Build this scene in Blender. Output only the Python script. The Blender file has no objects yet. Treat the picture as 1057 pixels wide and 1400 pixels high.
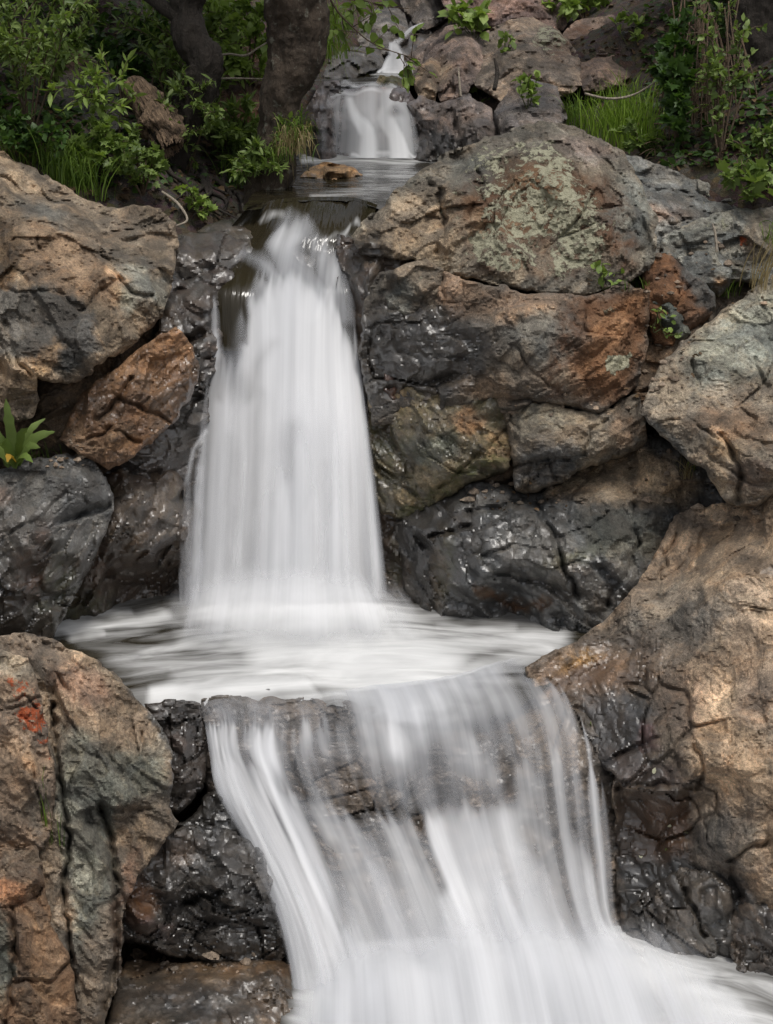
import bpy, math, random
import numpy as np
from mathutils import Vector
from mathutils.geometry import delaunay_2d_cdt

S = bpy.context.scene
COL = S.collection
rad = math.radians

# ------------------------------------------------------------------ camera, sky, sun, exposure
F = 2300.0                       # focal length in photo pixels (photo is 1057 x 1400)
TH = math.atan(800.0 / F)        # camera looks down by this much
CH = 4.5                         # eye height above the datum
cam = bpy.data.cameras.new('camera')
camo = bpy.data.objects.new('camera', cam)
COL.objects.link(camo)
camo.location = (0, 0, CH)
camo.rotation_euler = (math.pi / 2 - TH, 0, 0)
cam.sensor_fit = 'VERTICAL'
cam.sensor_height = 24
cam.lens = F / 1400.0 * 24
cam.clip_start = 0.05
cam.clip_end = 2000
S.camera = camo

SUN_EL, SUN_AZ = rad(68), rad(152)     # azimuth clockwise from +Y
w = bpy.data.worlds.new('World')
S.world = w
w.use_nodes = True
wn = w.node_tree
wn.nodes.clear()
sky = wn.nodes.new('ShaderNodeTexSky')
sky.sky_type = 'NISHITA'
sky.sun_disc = False
sky.sun_elevation = SUN_EL
sky.sun_rotation = SUN_AZ
sky.dust_density = 4.0
hs = wn.nodes.new('ShaderNodeHueSaturation')
hs.inputs['Saturation'].default_value = 0.30
bg = wn.nodes.new('ShaderNodeBackground')
bg.inputs['Strength'].default_value = 0.125
wo = wn.nodes.new('ShaderNodeOutputWorld')
wn.links.new(sky.outputs[0], hs.inputs['Color'])
wn.links.new(hs.outputs[0], bg.inputs['Color'])
wn.links.new(bg.outputs[0], wo.inputs['Surface'])
sl = bpy.data.lights.new('sun', 'SUN')
sl.energy = 1.5
sl.angle = rad(12)
sl.color = (1, 0.96, 0.9)
so = bpy.data.objects.new('sun', sl)
COL.objects.link(so)
sd = Vector((math.sin(SUN_AZ) * math.cos(SUN_EL), math.cos(SUN_AZ) * math.cos(SUN_EL), math.sin(SUN_EL)))
so.rotation_euler = sd.to_track_quat('Z', 'Y').to_euler()
so.location = sd * 30

S.view_settings.view_transform = 'Standard'
S.view_settings.look = 'None'
S.view_settings.exposure = 0.15
S.view_settings.gamma = 1.0
S.render.engine = 'CYCLES'
S.cycles.use_denoising = True
S.cycles.denoising_prefilter = 'NONE'
S.cycles.transparent_max_bounces = 24
S.cycles.max_bounces = 6
S.cycles.diffuse_bounces = 3
S.cycles.glossy_bounces = 3
S.cycles.transmission_bounces = 4

# ------------------------------------------------------------------ numeric helpers
CT, ST = math.cos(TH), math.sin(TH)


def rays(px, py):
    a = (np.asarray(px, float) - 528.5) / F
    b = (700.0 - np.asarray(py, float)) / F
    return np.stack([a, CT + b * ST, -ST + b * CT], -1)


def t_of(px, py, v):
    """camera depth of a pixel from its forward distance (v > 0) or its height below the eye (v < 0)"""
    r = rays(px, py)
    v = np.asarray(v, float)
    return np.where(v > 0, v / r[..., 1], v / np.minimum(r[..., 2], -1e-3))


def P(px, py, v):
    r = rays(px, py)
    p = r * t_of(px, py, v)[..., None]
    p[..., 2] += CH
    return p


def hashi(ix, iy, iz, s):
    h = (ix * 374761393 + iy * 668265263 + iz * 2147483647 + s * 974711) & 0x7fffffff
    h = ((h ^ (h >> 13)) * 1274126177) & 0x7fffffff
    h = ((h ^ (h >> 15)) * 2246822519) & 0x7fffffff
    return (h ^ (h >> 16)) & 0x7fffffff


def h01(ix, iy, iz, s):
    return (hashi(ix, iy, iz, s) % 100003) / 100003.0


def vnoise(p, seed=0):
    """gradient noise about -1..1 at points p (N,3)"""
    i = np.floor(p).astype(np.int64)
    f = p - i
    u = f * f * f * (f * (f * 6 - 15) + 10)
    out = 0
    for dx in (0, 1):
        wx = u[:, 0] if dx else 1 - u[:, 0]
        for dy in (0, 1):
            wy = u[:, 1] if dy else 1 - u[:, 1]
            for dz in (0, 1):
                wz = u[:, 2] if dz else 1 - u[:, 2]
                a = i[:, 0] + dx; b = i[:, 1] + dy; c = i[:, 2] + dz
                g = ((h01(a, b, c, seed) * 2 - 1) * (f[:, 0] - dx) + (h01(a, b, c, seed + 7) * 2 - 1) * (f[:, 1] - dy)
                     + (h01(a, b, c, seed + 13) * 2 - 1) * (f[:, 2] - dz))
                out = out + wx * wy * wz * g
    return out * 1.6


def fbm(p, oct=4, seed=0, gain=0.5, ridged=False):
    a, s, o = 1.0, 0, 0
    for k in range(oct):
        n = vnoise(p * (2.03 ** k) + k * 17.3, seed + k)
        if ridged:
            n = 1 - 2 * np.abs(n)
        o = o + a * n
        s += a
        a *= gain
    return o / s


def facet(p, seed=0, beta=9.0):
    """blocky planes: each jittered cell carries a tilted plane, joined by narrow blends; also a crack mask"""
    i = np.floor(p).astype(np.int64)
    num = 0; den = 0; nr = 0
    f1 = np.full(len(p), 9.0); f2 = np.full(len(p), 9.0)
    for dx in (-1, 0, 1):
        for dy in (-1, 0, 1):
            for dz in (-1, 0, 1):
                a = i[:, 0] + dx; b = i[:, 1] + dy; c = i[:, 2] + dz
                q = np.stack([a + h01(a, b, c, seed + 1), b + h01(a, b, c, seed + 2), c + h01(a, b, c, seed + 3)], -1)
                d = p - q
                d2 = (d * d).sum(1)
                v = ((h01(a, b, c, seed + 4) - .5) * d[:, 0] + (h01(a, b, c, seed + 5) - .5) * d[:, 1]
                     + (h01(a, b, c, seed + 6) - .5) * d[:, 2]) * 1.6 + (h01(a, b, c, seed + 9) - .5) * .6
                wgt = np.exp(-beta * np.minimum(d2, 6))
                num = num + wgt * v; den = den + wgt; nr = nr + wgt * h01(a, b, c, seed + 21)
                dd = np.sqrt(d2)
                f2 = np.where(dd < f1, f1, np.minimum(f2, dd))
                f1 = np.minimum(f1, dd)
    return num / (den + 1e-12), f2 - f1, nr / (den + 1e-12)


def chisel(p, seed=0, rot=0.0):
    """pyramid-faced cells: piecewise planar, with straight ridges and valleys (0 at a peak, about .7 in a valley)"""
    a, b = rad(rot), rad(rot * .7 + 31)
    x = p[:, 0] * math.cos(a) + p[:, 2] * math.sin(a); z = -p[:, 0] * math.sin(a) + p[:, 2] * math.cos(a)
    y = p[:, 1] * math.cos(b) + z * math.sin(b); z = -p[:, 1] * math.sin(b) + z * math.cos(b)
    q = np.stack([x, y, z], -1)
    i = np.floor(q).astype(np.int64)
    best = np.full(len(p), 9.0)
    for dx in (-1, 0, 1):
        for dy in (-1, 0, 1):
            for dz in (-1, 0, 1):
                A = i[:, 0] + dx; B = i[:, 1] + dy; C = i[:, 2] + dz
                h = [h01(A, B, C, seed + k) for k in range(6)]
                ex = q[:, 0] - (A + h[0]); ey = q[:, 1] - (B + h[1]); ez = q[:, 2] - (C + h[2])
                sk = (h[3] - .5) * .9
                d = np.maximum(np.maximum(np.abs(ex + sk * ez), np.abs(ey + (h[4] - .5) * .9 * ex)), np.abs(ez + (h[5] - .5) * .9 * ey)) + .25 * (h[4] - .5)
                best = np.minimum(best, d)
    return best


def sstep(a, b, x):
    t = np.clip((x - a) / (b - a), 0, 1)
    return t * t * (3 - 2 * t)


def seg_dist(x, y, pts, closed=False):
    pts = np.asarray(pts, float)
    n = len(pts)
    best = np.full(len(x), 1e9)
    bx = np.zeros(len(x)); by = np.zeros(len(x)); arc = np.zeros(len(x))
    for k in range(n if closed else n - 1):
        x0, y0 = pts[k][:2]; x1, y1 = pts[(k + 1) % n][:2]
        dx, dy = x1 - x0, y1 - y0
        L = dx * dx + dy * dy + 1e-9
        t = np.clip(((x - x0) * dx + (y - y0) * dy) / L, 0, 1)
        qx = x0 + t * dx; qy = y0 + t * dy
        d = np.hypot(x - qx, y - qy)
        m = d < best
        best = np.where(m, d, best); bx = np.where(m, qx, bx); by = np.where(m, qy, by); arc = np.where(m, k + t, arc)
    return best, bx, by, arc


def inside(x, y, pts):
    pts = np.asarray(pts, float)
    c = np.zeros(len(x), bool)
    n = len(pts)
    for k in range(n):
        x0, y0 = pts[k][:2]; x1, y1 = pts[k - 1][:2]
        if y0 == y1:
            continue
        c ^= ((y0 > y) != (y1 > y)) & (x < (x1 - x0) * (y - y0) / (y1 - y0) + x0)
    return c


def weight(x, y, shape, feather):
    """soft mask of an ellipse ('e',cx,cy,rx,ry,deg), a stroke ('s',width,[pts]) or a polygon [pts]"""
    if shape[0] == 'e':
        _, cx, cy, rx, ry = shape[:5]
        a = rad(shape[5]) if len(shape) > 5 else 0
        dx, dy = x - cx, y - cy
        u = (dx * math.cos(a) + dy * math.sin(a)) / rx
        v = (-dx * math.sin(a) + dy * math.cos(a)) / ry
        d = (np.hypot(u, v) - 1) * min(rx, ry)
    elif shape[0] == 's':
        pts = shape[2]
        d, _, _, arc = seg_dist(x, y, pts)
        if len(pts[0]) > 2:
            wd = np.interp(arc, np.arange(len(pts)), [q[2] for q in pts])
        else:
            wd = shape[1]
        d = d - wd
    else:
        d = seg_dist(x, y, shape, True)[0]
        d = np.where(inside(x, y, shape), -d, d)
    return 1 - sstep(-feather, feather, d)


def tin(px, py, ctrl):
    """inverse-depth plane facets through the control points"""
    c = np.array([(q[0], q[1]) for q in ctrl], float)
    inv = 1.0 / t_of(c[:, 0], c[:, 1], np.array([q[2] for q in ctrl], float))
    r = delaunay_2d_cdt([Vector(q) for q in c], [], [], 0, 1e-6)
    out = np.full(len(px), np.nan)
    vco = r[0]
    orig = [o[0] for o in r[3]]
    for tri in r[2]:
        a, b, d = [vco[k] for k in tri]
        ia, ib, ic = [inv[orig[k]] for k in tri]
        det = (b.y - d.y) * (a.x - d.x) + (d.x - b.x) * (a.y - d.y)
        if abs(det) < 1e-9:
            continue
        l1 = ((b.y - d.y) * (px - d.x) + (d.x - b.x) * (py - d.y)) / det
        l2 = ((d.y - a.y) * (px - d.x) + (a.x - d.x) * (py - d.y)) / det
        l3 = 1 - l1 - l2
        m = (l1 >= -1e-6) & (l2 >= -1e-6) & (l3 >= -1e-6)
        out[m] = (l1 * ia + l2 * ib + l3 * ic)[m]
    bad = np.isnan(out)
    if bad.any():
        d2 = (px[bad][:, None] - c[None, :, 0]) ** 2 + (py[bad][:, None] - c[None, :, 1]) ** 2
        k = np.argsort(d2, 1)[:, :2]
        wk = 1 / (np.take_along_axis(d2, k, 1) + 1)
        out[bad] = (wk * inv[k]).sum(1) / wk.sum(1)
    return out


# ------------------------------------------------------------------ object helpers
def mesh_obj(name, V, Fc, mat, attrs=None, parent=None, smooth=True, origin=None):
    V = np.asarray(V, float)
    if parent is not None:
        o3 = np.array(parent['_o'])
    elif origin is None:
        o3 = np.array([V[:, 0].mean(), V[:, 1].mean(), V[:, 2].min()])
    else:
        o3 = np.array(origin, float)
    me = bpy.data.meshes.new(name)
    me.from_pydata((V - o3).tolist(), [], Fc if isinstance(Fc, list) else Fc.tolist())
    if smooth:
        me.polygons.foreach_set('use_smooth', np.ones(len(me.polygons), bool))
    for k, a in (attrs or {}).items():
        a = np.asarray(a, float)
        if a.ndim == 1:
            at = me.attributes.new(k, 'FLOAT', 'POINT')
            at.data.foreach_set('value', a)
        else:
            at = me.attributes.new(k, 'FLOAT_VECTOR', 'POINT')
            at.data.foreach_set('vector', a.ravel())
    me.materials.append(mat)
    me.update()
    ob = bpy.data.objects.new(name, me)
    COL.objects.link(ob)
    if parent is not None:
        ob.parent = parent
    else:
        ob.location = o3
    return ob


def tag(o, label, cat, group=None):
    o['label'] = label
    o['category'] = cat
    if group:
        o['group'] = group
    return o


def structure(o):
    o['kind'] = 'structure'
    return o


def empty(name, loc, label, cat, group=None):
    o = bpy.data.objects.new(name, None)
    o.empty_display_size = 0.1
    COL.objects.link(o)
    o.location = loc
    o['_o'] = [float(c) for c in loc]
    return tag(o, label, cat, group)


# ------------------------------------------------------------------ node helpers
class NB:
    def __init__(self, name):
        self.m = bpy.data.materials.new(name)
        self.m.use_nodes = True
        self.t = self.m.node_tree
        self.t.nodes.clear()
        self.out = self.n('ShaderNodeOutputMaterial')

    def n(self, ty, **kw):
        x = self.t.nodes.new(ty)
        for k, v in kw.items():
            setattr(x, k, v)
        return x

    def put(self, sock, v):
        if isinstance(v, bpy.types.NodeSocket):
            self.t.links.new(v, sock)
        elif isinstance(v, (tuple, list)) and len(v) == 3 and sock.type == 'RGBA':
            sock.default_value = (*v, 1)
        else:
            sock.default_value = v

    def attr(self, name, vec=False):
        a = self.n('ShaderNodeAttribute', attribute_name=name)
        return a.outputs['Vector' if vec else 'Fac']

    def pos(self):
        return self.n('ShaderNodeNewGeometry').outputs['Position']

    def noise(self, vec, scale, detail=4, rough=0.55, dist=0.0):
        x = self.n('ShaderNodeTexNoise')
        self.put(x.inputs['Vector'], vec)
        x.inputs['Scale'].default_value = scale
        x.inputs['Detail'].default_value = detail
        x.inputs['Roughness'].default_value = rough
        x.inputs['Distortion'].default_value = dist
        return x.outputs['Fac']

    def voro(self, vec, scale, feature='F1', out='Distance'):
        x = self.n('ShaderNodeTexVoronoi', feature=feature)
        self.put(x.inputs['Vector'], vec)
        x.inputs['Scale'].default_value = scale
        return x.outputs[out]

    def m_(self, op, a, b=0.0, c=None, clamp=False):
        x = self.n('ShaderNodeMath', operation=op, use_clamp=clamp)
        self.put(x.inputs[0], a)
        self.put(x.inputs[1], b)
        if c is not None:
            self.put(x.inputs[2], c)
        return x.outputs[0]

    def map(self, v, a, b, c, d, smooth=False):
        x = self.n('ShaderNodeMapRange', interpolation_type='SMOOTHSTEP' if smooth else 'LINEAR')
        for k, q in enumerate((v, a, b, c, d)):
            self.put(x.inputs[k], q)
        return x.outputs[0]

    def mix(self, f, a, b, mode='MIX'):
        x = self.n('ShaderNodeMix', data_type='RGBA', blend_type=mode)
        self.put(x.inputs[0], f)
        self.put(x.inputs[6], a)
        self.put(x.inputs[7], b)
        return x.outputs[2]

    def vscale(self, vec, s):
        x = self.n('ShaderNodeVectorMath', operation='MULTIPLY')
        self.put(x.inputs[0], vec)
        x.inputs[1].default_value = s
        return x.outputs[0]

    def mul(self, col, fac):
        x = self.n('ShaderNodeVectorMath', operation='SCALE')
        self.put(x.inputs[0], col)
        self.put(x.inputs['Scale'], fac)
        return x.outputs[0]

    def bump(self, h, strength, dist, normal=None):
        x = self.n('ShaderNodeBump')
        self.put(x.inputs['Strength'], strength)
        x.inputs['Distance'].default_value = dist
        self.put(x.inputs['Height'], h)
        if normal is not None:
            self.put(x.inputs['Normal'], normal)
        return x.outputs[0]

    def bsdf(self, col, rough, normal=None, **kw):
        x = self.n('ShaderNodeBsdfPrincipled')
        self.put(x.inputs['Base Color'], col)
        self.put(x.inputs['Roughness'], rough)
        if normal is not None:
            self.put(x.inputs['Normal'], normal)
        for k, v in kw.items():
            self.put(x.inputs[k], v)
        return x.outputs[0]

    def done(self, sh):
        self.t.links.new(sh, self.out.inputs['Surface'])
        return self.m


def mat_rock():
    b = NB('stone')
    p = b.pos()
    col = b.attr('col', True)
    wet0 = b.attr('wet'); lich = b.attr('lich'); orange = b.attr('orange'); moss = b.attr('moss'); rust = b.attr('rust')
    n1 = b.noise(p, 2.6, 9, 0.62, 0.4)
    n2 = b.noise(p, 11, 8, 0.65, 0.3)
    n3 = b.noise(p, 75, 8, 0.8)
    n4 = b.noise(p, 6.0, 6, 0.6, 1.2)
    wet = b.m_('ADD', wet0, b.m_('MULTIPLY', b.m_('MULTIPLY', b.m_('SUBTRACT', n2, .5), 1.6), b.map(wet0, 0, .3, 0, 1)), clamp=True)
    k = b.m_('MULTIPLY', b.map(n1, .25, .75, .62, 1.38), b.m_('MULTIPLY', b.map(n2, .25, .75, .62, 1.38), b.map(n3, .36, .64, .50, 1.50)))
    c = b.mul(col, b.m_('MULTIPLY', k, 1.16))
    # tints: iron-warm and slate-cool patches
    warm = b.mix(b.map(n4, .5, .66, 0, .5, True), c, b.mix(1.0, c, (1.14, .98, .84), 'MULTIPLY'))
    c = b.mix(b.map(n4, .34, .46, .6, 0, True), warm, b.mix(1.0, warm, (.78, .83, .83), 'MULTIPLY'))
    # weathered grey-brown film in ragged patches
    n5 = b.noise(p, 4.2, 11, .70, .6)
    c = b.mix(b.map(n5, .50, .57, 0, .62, True), c, b.mul(b.mix(.5, c, (.17, .145, .12)), .62))
    c = b.mix(b.map(b.noise(p, 9.5, 10, .72, .3), .56, .62, 0, .55, True), c, b.mul(c, 1.45))
    # rust
    rf = b.m_('MULTIPLY', rust, b.map(b.noise(p, 8, 8, .7, .5), .36, .62, 0.15, 1, True))
    c = b.mix(rf, c, b.mix(n2, (.085, .035, .014), (.235, .105, .042)))
    # thin pale veins
    v = b.m_('ABSOLUTE', b.m_('SUBTRACT', b.noise(b.vscale(p, (1, 1, 2.2)), 3.1, 3, .5, .6), .5))
    c = b.mix(b.m_('MULTIPLY', b.map(v, 0, .006, .45, 0), b.map(n2, .45, .6, 0, 1)), c, b.mul(c, 1.9))
    # dark specks and pits
    sp = b.map(b.noise(p, 120, 3, .6), .62, .72, 0, .55, True)
    c = b.mix(sp, c, b.mul(c, .35))
    # crusty lichen
    ln = b.m_('ADD', b.m_('MULTIPLY', b.noise(p, 21, 10, .74, .3), .8), b.m_('MULTIPLY', b.noise(p, 5, 3, .6), .2))
    lf = b.map(b.m_('ADD', ln, b.m_('MULTIPLY', b.m_('SUBTRACT', lich, .5), .42)), .52, .56, 0, .92, True)
    lf = b.m_('MULTIPLY', lf, b.map(lich, .02, .12, 0, 1))
    lc = b.mix(b.noise(p, 90, 4, .6), (.30, .295, .20), (.54, .52, .375))
    c = b.mix(lf, c, lc)
    of = b.map(b.m_('ADD', b.noise(p, 44, 9, .78, .3), b.m_('MULTIPLY', b.m_('SUBTRACT', orange, .5), .38)), .5, .55, 0, .95, True)
    of = b.m_('MULTIPLY', of, b.map(orange, .02, .12, 0, 1))
    c = b.mix(of, c, b.mix(n3, (.30, .045, .012), (.62, .15, .045)))
    mf = b.m_('MULTIPLY', moss, b.map(b.noise(p, 16, 8, .7), .38, .6, 0, 1, True))
    c = b.mix(mf, c, b.mix(n3, (.035, .045, .008), (.13, .14, .03)))
    # wetness darkens and polishes
    c = b.mul(c, b.map(wet, 0, 1, 1, .46))
    rough = b.map(wet, 0.1, .9, .82, .42)
    rough = b.m_('ADD', rough, b.map(n3, .3, .7, -.06, .10))
    na = b.noise(b.vscale(p, (1, 1, 1.8)), 17, 7, .62, .5)
    nb = b.noise(p, 48, 6, .65, .3)
    fl = b.m_('ADD', b.m_('MULTIPLY', b.m_('SNAP', na, .075), .9), b.m_('MULTIPLY', b.m_('SNAP', nb, .09), .35))
    h = b.m_('ADD', b.m_('MULTIPLY', n2, .25), b.m_('ADD', b.m_('MULTIPLY', n3, .42), b.m_('ADD', fl, b.m_('MULTIPLY', nb, .3))))
    h = b.m_('ADD', h, b.m_('MULTIPLY', lf, b.m_('ADD', .15, b.m_('MULTIPLY', b.noise(p, 110, 3, .6), .5))))
    nrm = b.bump(h, b.map(wet, 0.1, .8, .8, .34), .03)
    coat = b.map(wet, .25, .8, 0, 1)
    cn = b.bump(b.m_('ADD', n2, b.m_('MULTIPLY', b.noise(p, 30, 3, .5), .3)), .22, .03)
    return b.done(b.bsdf(c, rough, nrm, **{'Coat Weight': coat, 'Coat Roughness': .27, 'Coat IOR': 1.6, 'Coat Normal': cn, 'Specular IOR Level': .5}))


def mat_foam():
    """white broken water, streaked along its own flow (flow.x across, flow.y along)"""
    b = NB('white_water')
    fl = b.attr('flow', True)
    f = b.attr('foam')
    s1 = b.noise(b.vscale(fl, (1, .030, 1)), 6, 3, .55, .0)
    s2 = b.noise(b.vscale(fl, (1, .020, 1)), 22, 3, .55, .0)
    s3 = b.noise(b.vscale(fl, (1, .22, 1)), 2.2, 3, .5, .3)
    s = b.m_('ADD', b.m_('MULTIPLY', s1, .46), b.m_('ADD', b.m_('MULTIPLY', s2, .26), b.m_('MULTIPLY', s3, .28)))
    mid = b.m_('MULTIPLY', b.m_('MULTIPLY', f, b.m_('SUBTRACT', 1.0, f)), 4.0)
    a = b.m_('ADD', f, b.m_('MULTIPLY', b.m_('SUBTRACT', s, .5), b.m_('ADD', 1.25, b.m_('MULTIPLY', mid, .7))))
    a = b.m_('MULTIPLY', b.m_('MAXIMUM', a, 0.0), b.map(f, 0, .12, 0, 1))
    a = b.m_('MINIMUM', a, .97)
    d = b.n('ShaderNodeBsdfDiffuse')
    dn = b.m_('ADD', b.m_('MULTIPLY', b.attr('dens'), .75), b.m_('MULTIPLY', b.m_('SUBTRACT', s, .38), 1.0), clamp=True)
    b.put(d.inputs['Color'], b.mix(dn, (.52, .535, .57), (.88, .885, .90)))
    gn = b.n('ShaderNodeNewGeometry')
    vm = b.n('ShaderNodeVectorMath', operation='MULTIPLY_ADD')
    b.put(vm.inputs[0], gn.outputs['Normal']); vm.inputs[1].default_value = (.7, .7, .7); vm.inputs[2].default_value = (0, 0, .52)
    vn = b.n('ShaderNodeVectorMath', operation='NORMALIZE')
    b.put(vn.inputs[0], vm.outputs[0])
    b.put(d.inputs['Normal'], vn.outputs[0])
    tr = b.n('ShaderNodeBsdfTranslucent')
    b.put(tr.inputs['Color'], (.86, .87, .88))
    m = b.n('ShaderNodeMixShader'); m.inputs[0].default_value = .18
    b.t.links.new(d.outputs[0], m.inputs[1]); b.t.links.new(tr.outputs[0], m.inputs[2])
    t = b.n('ShaderNodeBsdfTransparent')
    m2 = b.n('ShaderNodeMixShader')
    b.put(m2.inputs[0], a)
    b.t.links.new(t.outputs[0], m2.inputs[1]); b.t.links.new(m.outputs[0], m2.inputs[2])
    return b.done(m2.outputs[0])


def mat_pool():
    """dark stream water with drifting foam painted by the 'foam' attribute"""
    b = NB('stream_water')
    p = b.pos()
    fl = b.attr('flow', True)
    f = b.attr('foam')
    s1 = b.noise(b.vscale(fl, (.42, 1, 1)), 3.6, 4, .5, 1.6)
    s2 = b.noise(b.vscale(fl, (.12, 1, 1)), 16, 3, .55, .5)
    s = b.m_('ADD', b.m_('MULTIPLY', s1, .78), b.m_('MULTIPLY', s2, .22))
    mid = b.m_('MULTIPLY', b.m_('MULTIPLY', f, b.m_('SUBTRACT', 1.0, f)), 4.0)
    a = b.m_('ADD', f, b.m_('MULTIPLY', b.m_('SUBTRACT', s, .5), b.m_('ADD', .2, b.m_('MULTIPLY', mid, 2.0))))
    a = b.m_('MULTIPLY', b.m_('MAXIMUM', a, 0.0), b.map(f, 0, .08, 0, 1))
    a = b.m_('MINIMUM', a, 1.0)
    h = b.m_('ADD', b.noise(b.vscale(fl, (.3, 1, 1)), 5, 3, .5, .4), b.m_('MULTIPLY', b.noise(b.vscale(fl, (.5, 1, 1)), 22, 2, .5), .25))
    nrm = b.bump(h, .5, .05)
    dark = b.bsdf(b.mix(b.noise(p, 2.5, 4), (.012, .010, .006), (.034, .028, .016)), .09, nrm, **{'IOR': 1.33})
    wh = b.bsdf(b.mix(s, (.64, .65, .655), (.75, .75, .74)), .75, b.bump(s, .25, .04), **{'Specular IOR Level': .2})
    m = b.n('ShaderNodeMixShader')
    b.put(m.inputs[0], a)
    b.t.links.new(dark, m.inputs[1]); b.t.links.new(wh, m.inputs[2])
    return b.done(m.outputs[0])


def mat_leaf(name, c0, c1, trans=.35):
    b = NB(name)
    rnd = b.attr('rnd')
    c = b.mix(rnd, c0, c1)
    c = b.mix(b.map(b.noise(b.pos(), 30, 3), .3, .7, 0, .4), c, b.mul(c, .6))
    s = b.bsdf(c, .45, None, **{'Specular IOR Level': .35})
    t = b.n('ShaderNodeBsdfTranslucent')
    b.put(t.inputs['Color'], b.mix(1.0, c, (1.25, 1.35, .6), 'MULTIPLY'))
    m = b.n('ShaderNodeMixShader'); m.inputs[0].default_value = trans
    b.t.links.new(s, m.inputs[1]); b.t.links.new(t.outputs[0], m.inputs[2])
    return b.done(m.outputs[0])


def mat_bark(name, c0, c1, lich=0.0):
    b = NB(name)
    p = b.pos()
    n1 = b.noise(b.vscale(p, (1, 1, .25)), 38, 6, .65, .8)
    n2 = b.noise(p, 7, 6, .65)
    c = b.mix(b.m_('ADD', b.m_('MULTIPLY', n1, .7), b.m_('MULTIPLY', b.m_('SUBTRACT', n2, .35), .6), clamp=True), c0, c1)
    if lich:
        c = b.mix(b.map(b.noise(p, 17, 6, .7), .58, .64, 0, lich, True), c, (.30, .31, .25))
    return b.done(b.bsdf(c, .85, b.bump(b.m_('ADD', n1, n2), .9, .03)))


def mat_soil():
    b = NB('bank_soil')
    p = b.pos()
    n1 = b.noise(p, 5, 8, .65); n2 = b.noise(p, 40, 6, .7)
    c = b.mix(n1, (.016, .011, .007), (.085, .058, .036))
    c = b.mix(b.map(n2, .52, .68, 0, .7, True), c, (.13, .085, .05))
    v = b.voro(p, 28, 'F1', 'Color')
    c = b.mix(.22, c, b.mul(b.mix(.5, v, (.2, .13, .07)), .22))
    h = b.m_('ADD', n1, b.m_('MULTIPLY', n2, .4))
    return b.done(b.bsdf(c, .9, b.bump(h, 1.0, .04)))


M_ROCK = mat_rock()
M_FOAM = mat_foam()
M_POOL = mat_pool()
M_SOIL = mat_soil()
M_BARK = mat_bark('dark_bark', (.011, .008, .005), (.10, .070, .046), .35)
M_BARKD = mat_bark('darker_bark', (.010, .008, .006), (.05, .038, .028))  # darker brown bark for trunks, roots and sticks
M_DEAD = mat_bark('dead_wood', (.045, .027, .016), (.24, .16, .10))
def mat_rotten():
    b = NB('rotten_wood')
    p = b.pos()
    ax = Vector((.50, -.36, -.79)).normalized(); a1 = ax.cross(Vector((0, 1, 0))).normalized(); a2 = ax.cross(a1)
    cb = b.n('ShaderNodeCombineXYZ')
    for k, (v, sc) in enumerate(((a1, 1), (a2, 1), (ax, .10))):
        d = b.n('ShaderNodeVectorMath', operation='DOT_PRODUCT')
        b.put(d.inputs[0], p); d.inputs[1].default_value = v * sc
        b.t.links.new(d.outputs['Value'], cb.inputs[k])
    n1 = b.noise(cb.outputs[0], 70, 6, .7); n2 = b.noise(p, 14, 5, .6)
    c = b.mix(b.map(n1, .35, .65, 0, 1), (.035, .02, .012), (.36, .25, .16))
    c = b.mix(b.map(n2, .45, .6, 0, .7), c, b.mul(c, .35))
    return b.done(b.bsdf(c, .9, b.bump(n1, 1.0, .03)))


M_ROT = mat_rotten()
M_TWIG = mat_bark('pale_twig', (.22, .18, .13), (.50, .44, .36))
M_STEM = mat_bark('brown_stem', (.05, .035, .02), (.19, .13, .085))
M_GSTEM = mat_bark('green_stem', (.05, .06, .02), (.13, .15, .05))
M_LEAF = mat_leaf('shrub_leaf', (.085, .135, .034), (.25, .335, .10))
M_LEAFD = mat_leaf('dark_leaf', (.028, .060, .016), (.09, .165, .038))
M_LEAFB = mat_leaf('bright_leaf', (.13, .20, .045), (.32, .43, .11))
M_GRASS = mat_leaf('grass_blade', (.055, .11, .016), (.19, .29, .05))
M_GRASSB = mat_leaf('bright_grass_blade', (.11, .20, .02), (.29, .42, .06))
M_DRY = mat_leaf('dry_grass_blade', (.20, .15, .07), (.42, .34, .18), .2)
M_PETAL = mat_leaf('fallen_leaf', (.45, .46, .26), (.62, .60, .45), .2)
M_YELLOW = mat_leaf('yellow_leaf', (.35, .20, .03), (.55, .36, .06), .3)


# ------------------------------------------------------------------ stone builder
X0, X1, YB = -260, 1320, 1500          # how far stones continue past the frame


def unit3(v):
    return v / np.linalg.norm(v, axis=-1, keepdims=True)


def axis_steps(lo, hi, a, b, step, coarse=5.0):
    xs = [lo]
    while xs[-1] < hi:
        x = xs[-1]
        xs.append(x + (step if a <= x <= b else (min(coarse, max(step, (a - x))) if x < a else coarse)))
    return np.array(xs)


def resample(outline, spacing=4.0):
    o = np.array([(q[0], q[1]) for q in outline], float)
    out = []
    for k in range(len(o)):
        a, c = o[k], o[(k + 1) % len(o)]
        n = max(1, int(np.hypot(*(c - a)) / spacing))
        for i in range(n):
            out.append(a + (c - a) * i / n)
    return np.array(out)


def px3(x, y, s):
    return np.stack([x / s, y / s, np.full(len(x), .37)], -1)


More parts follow.
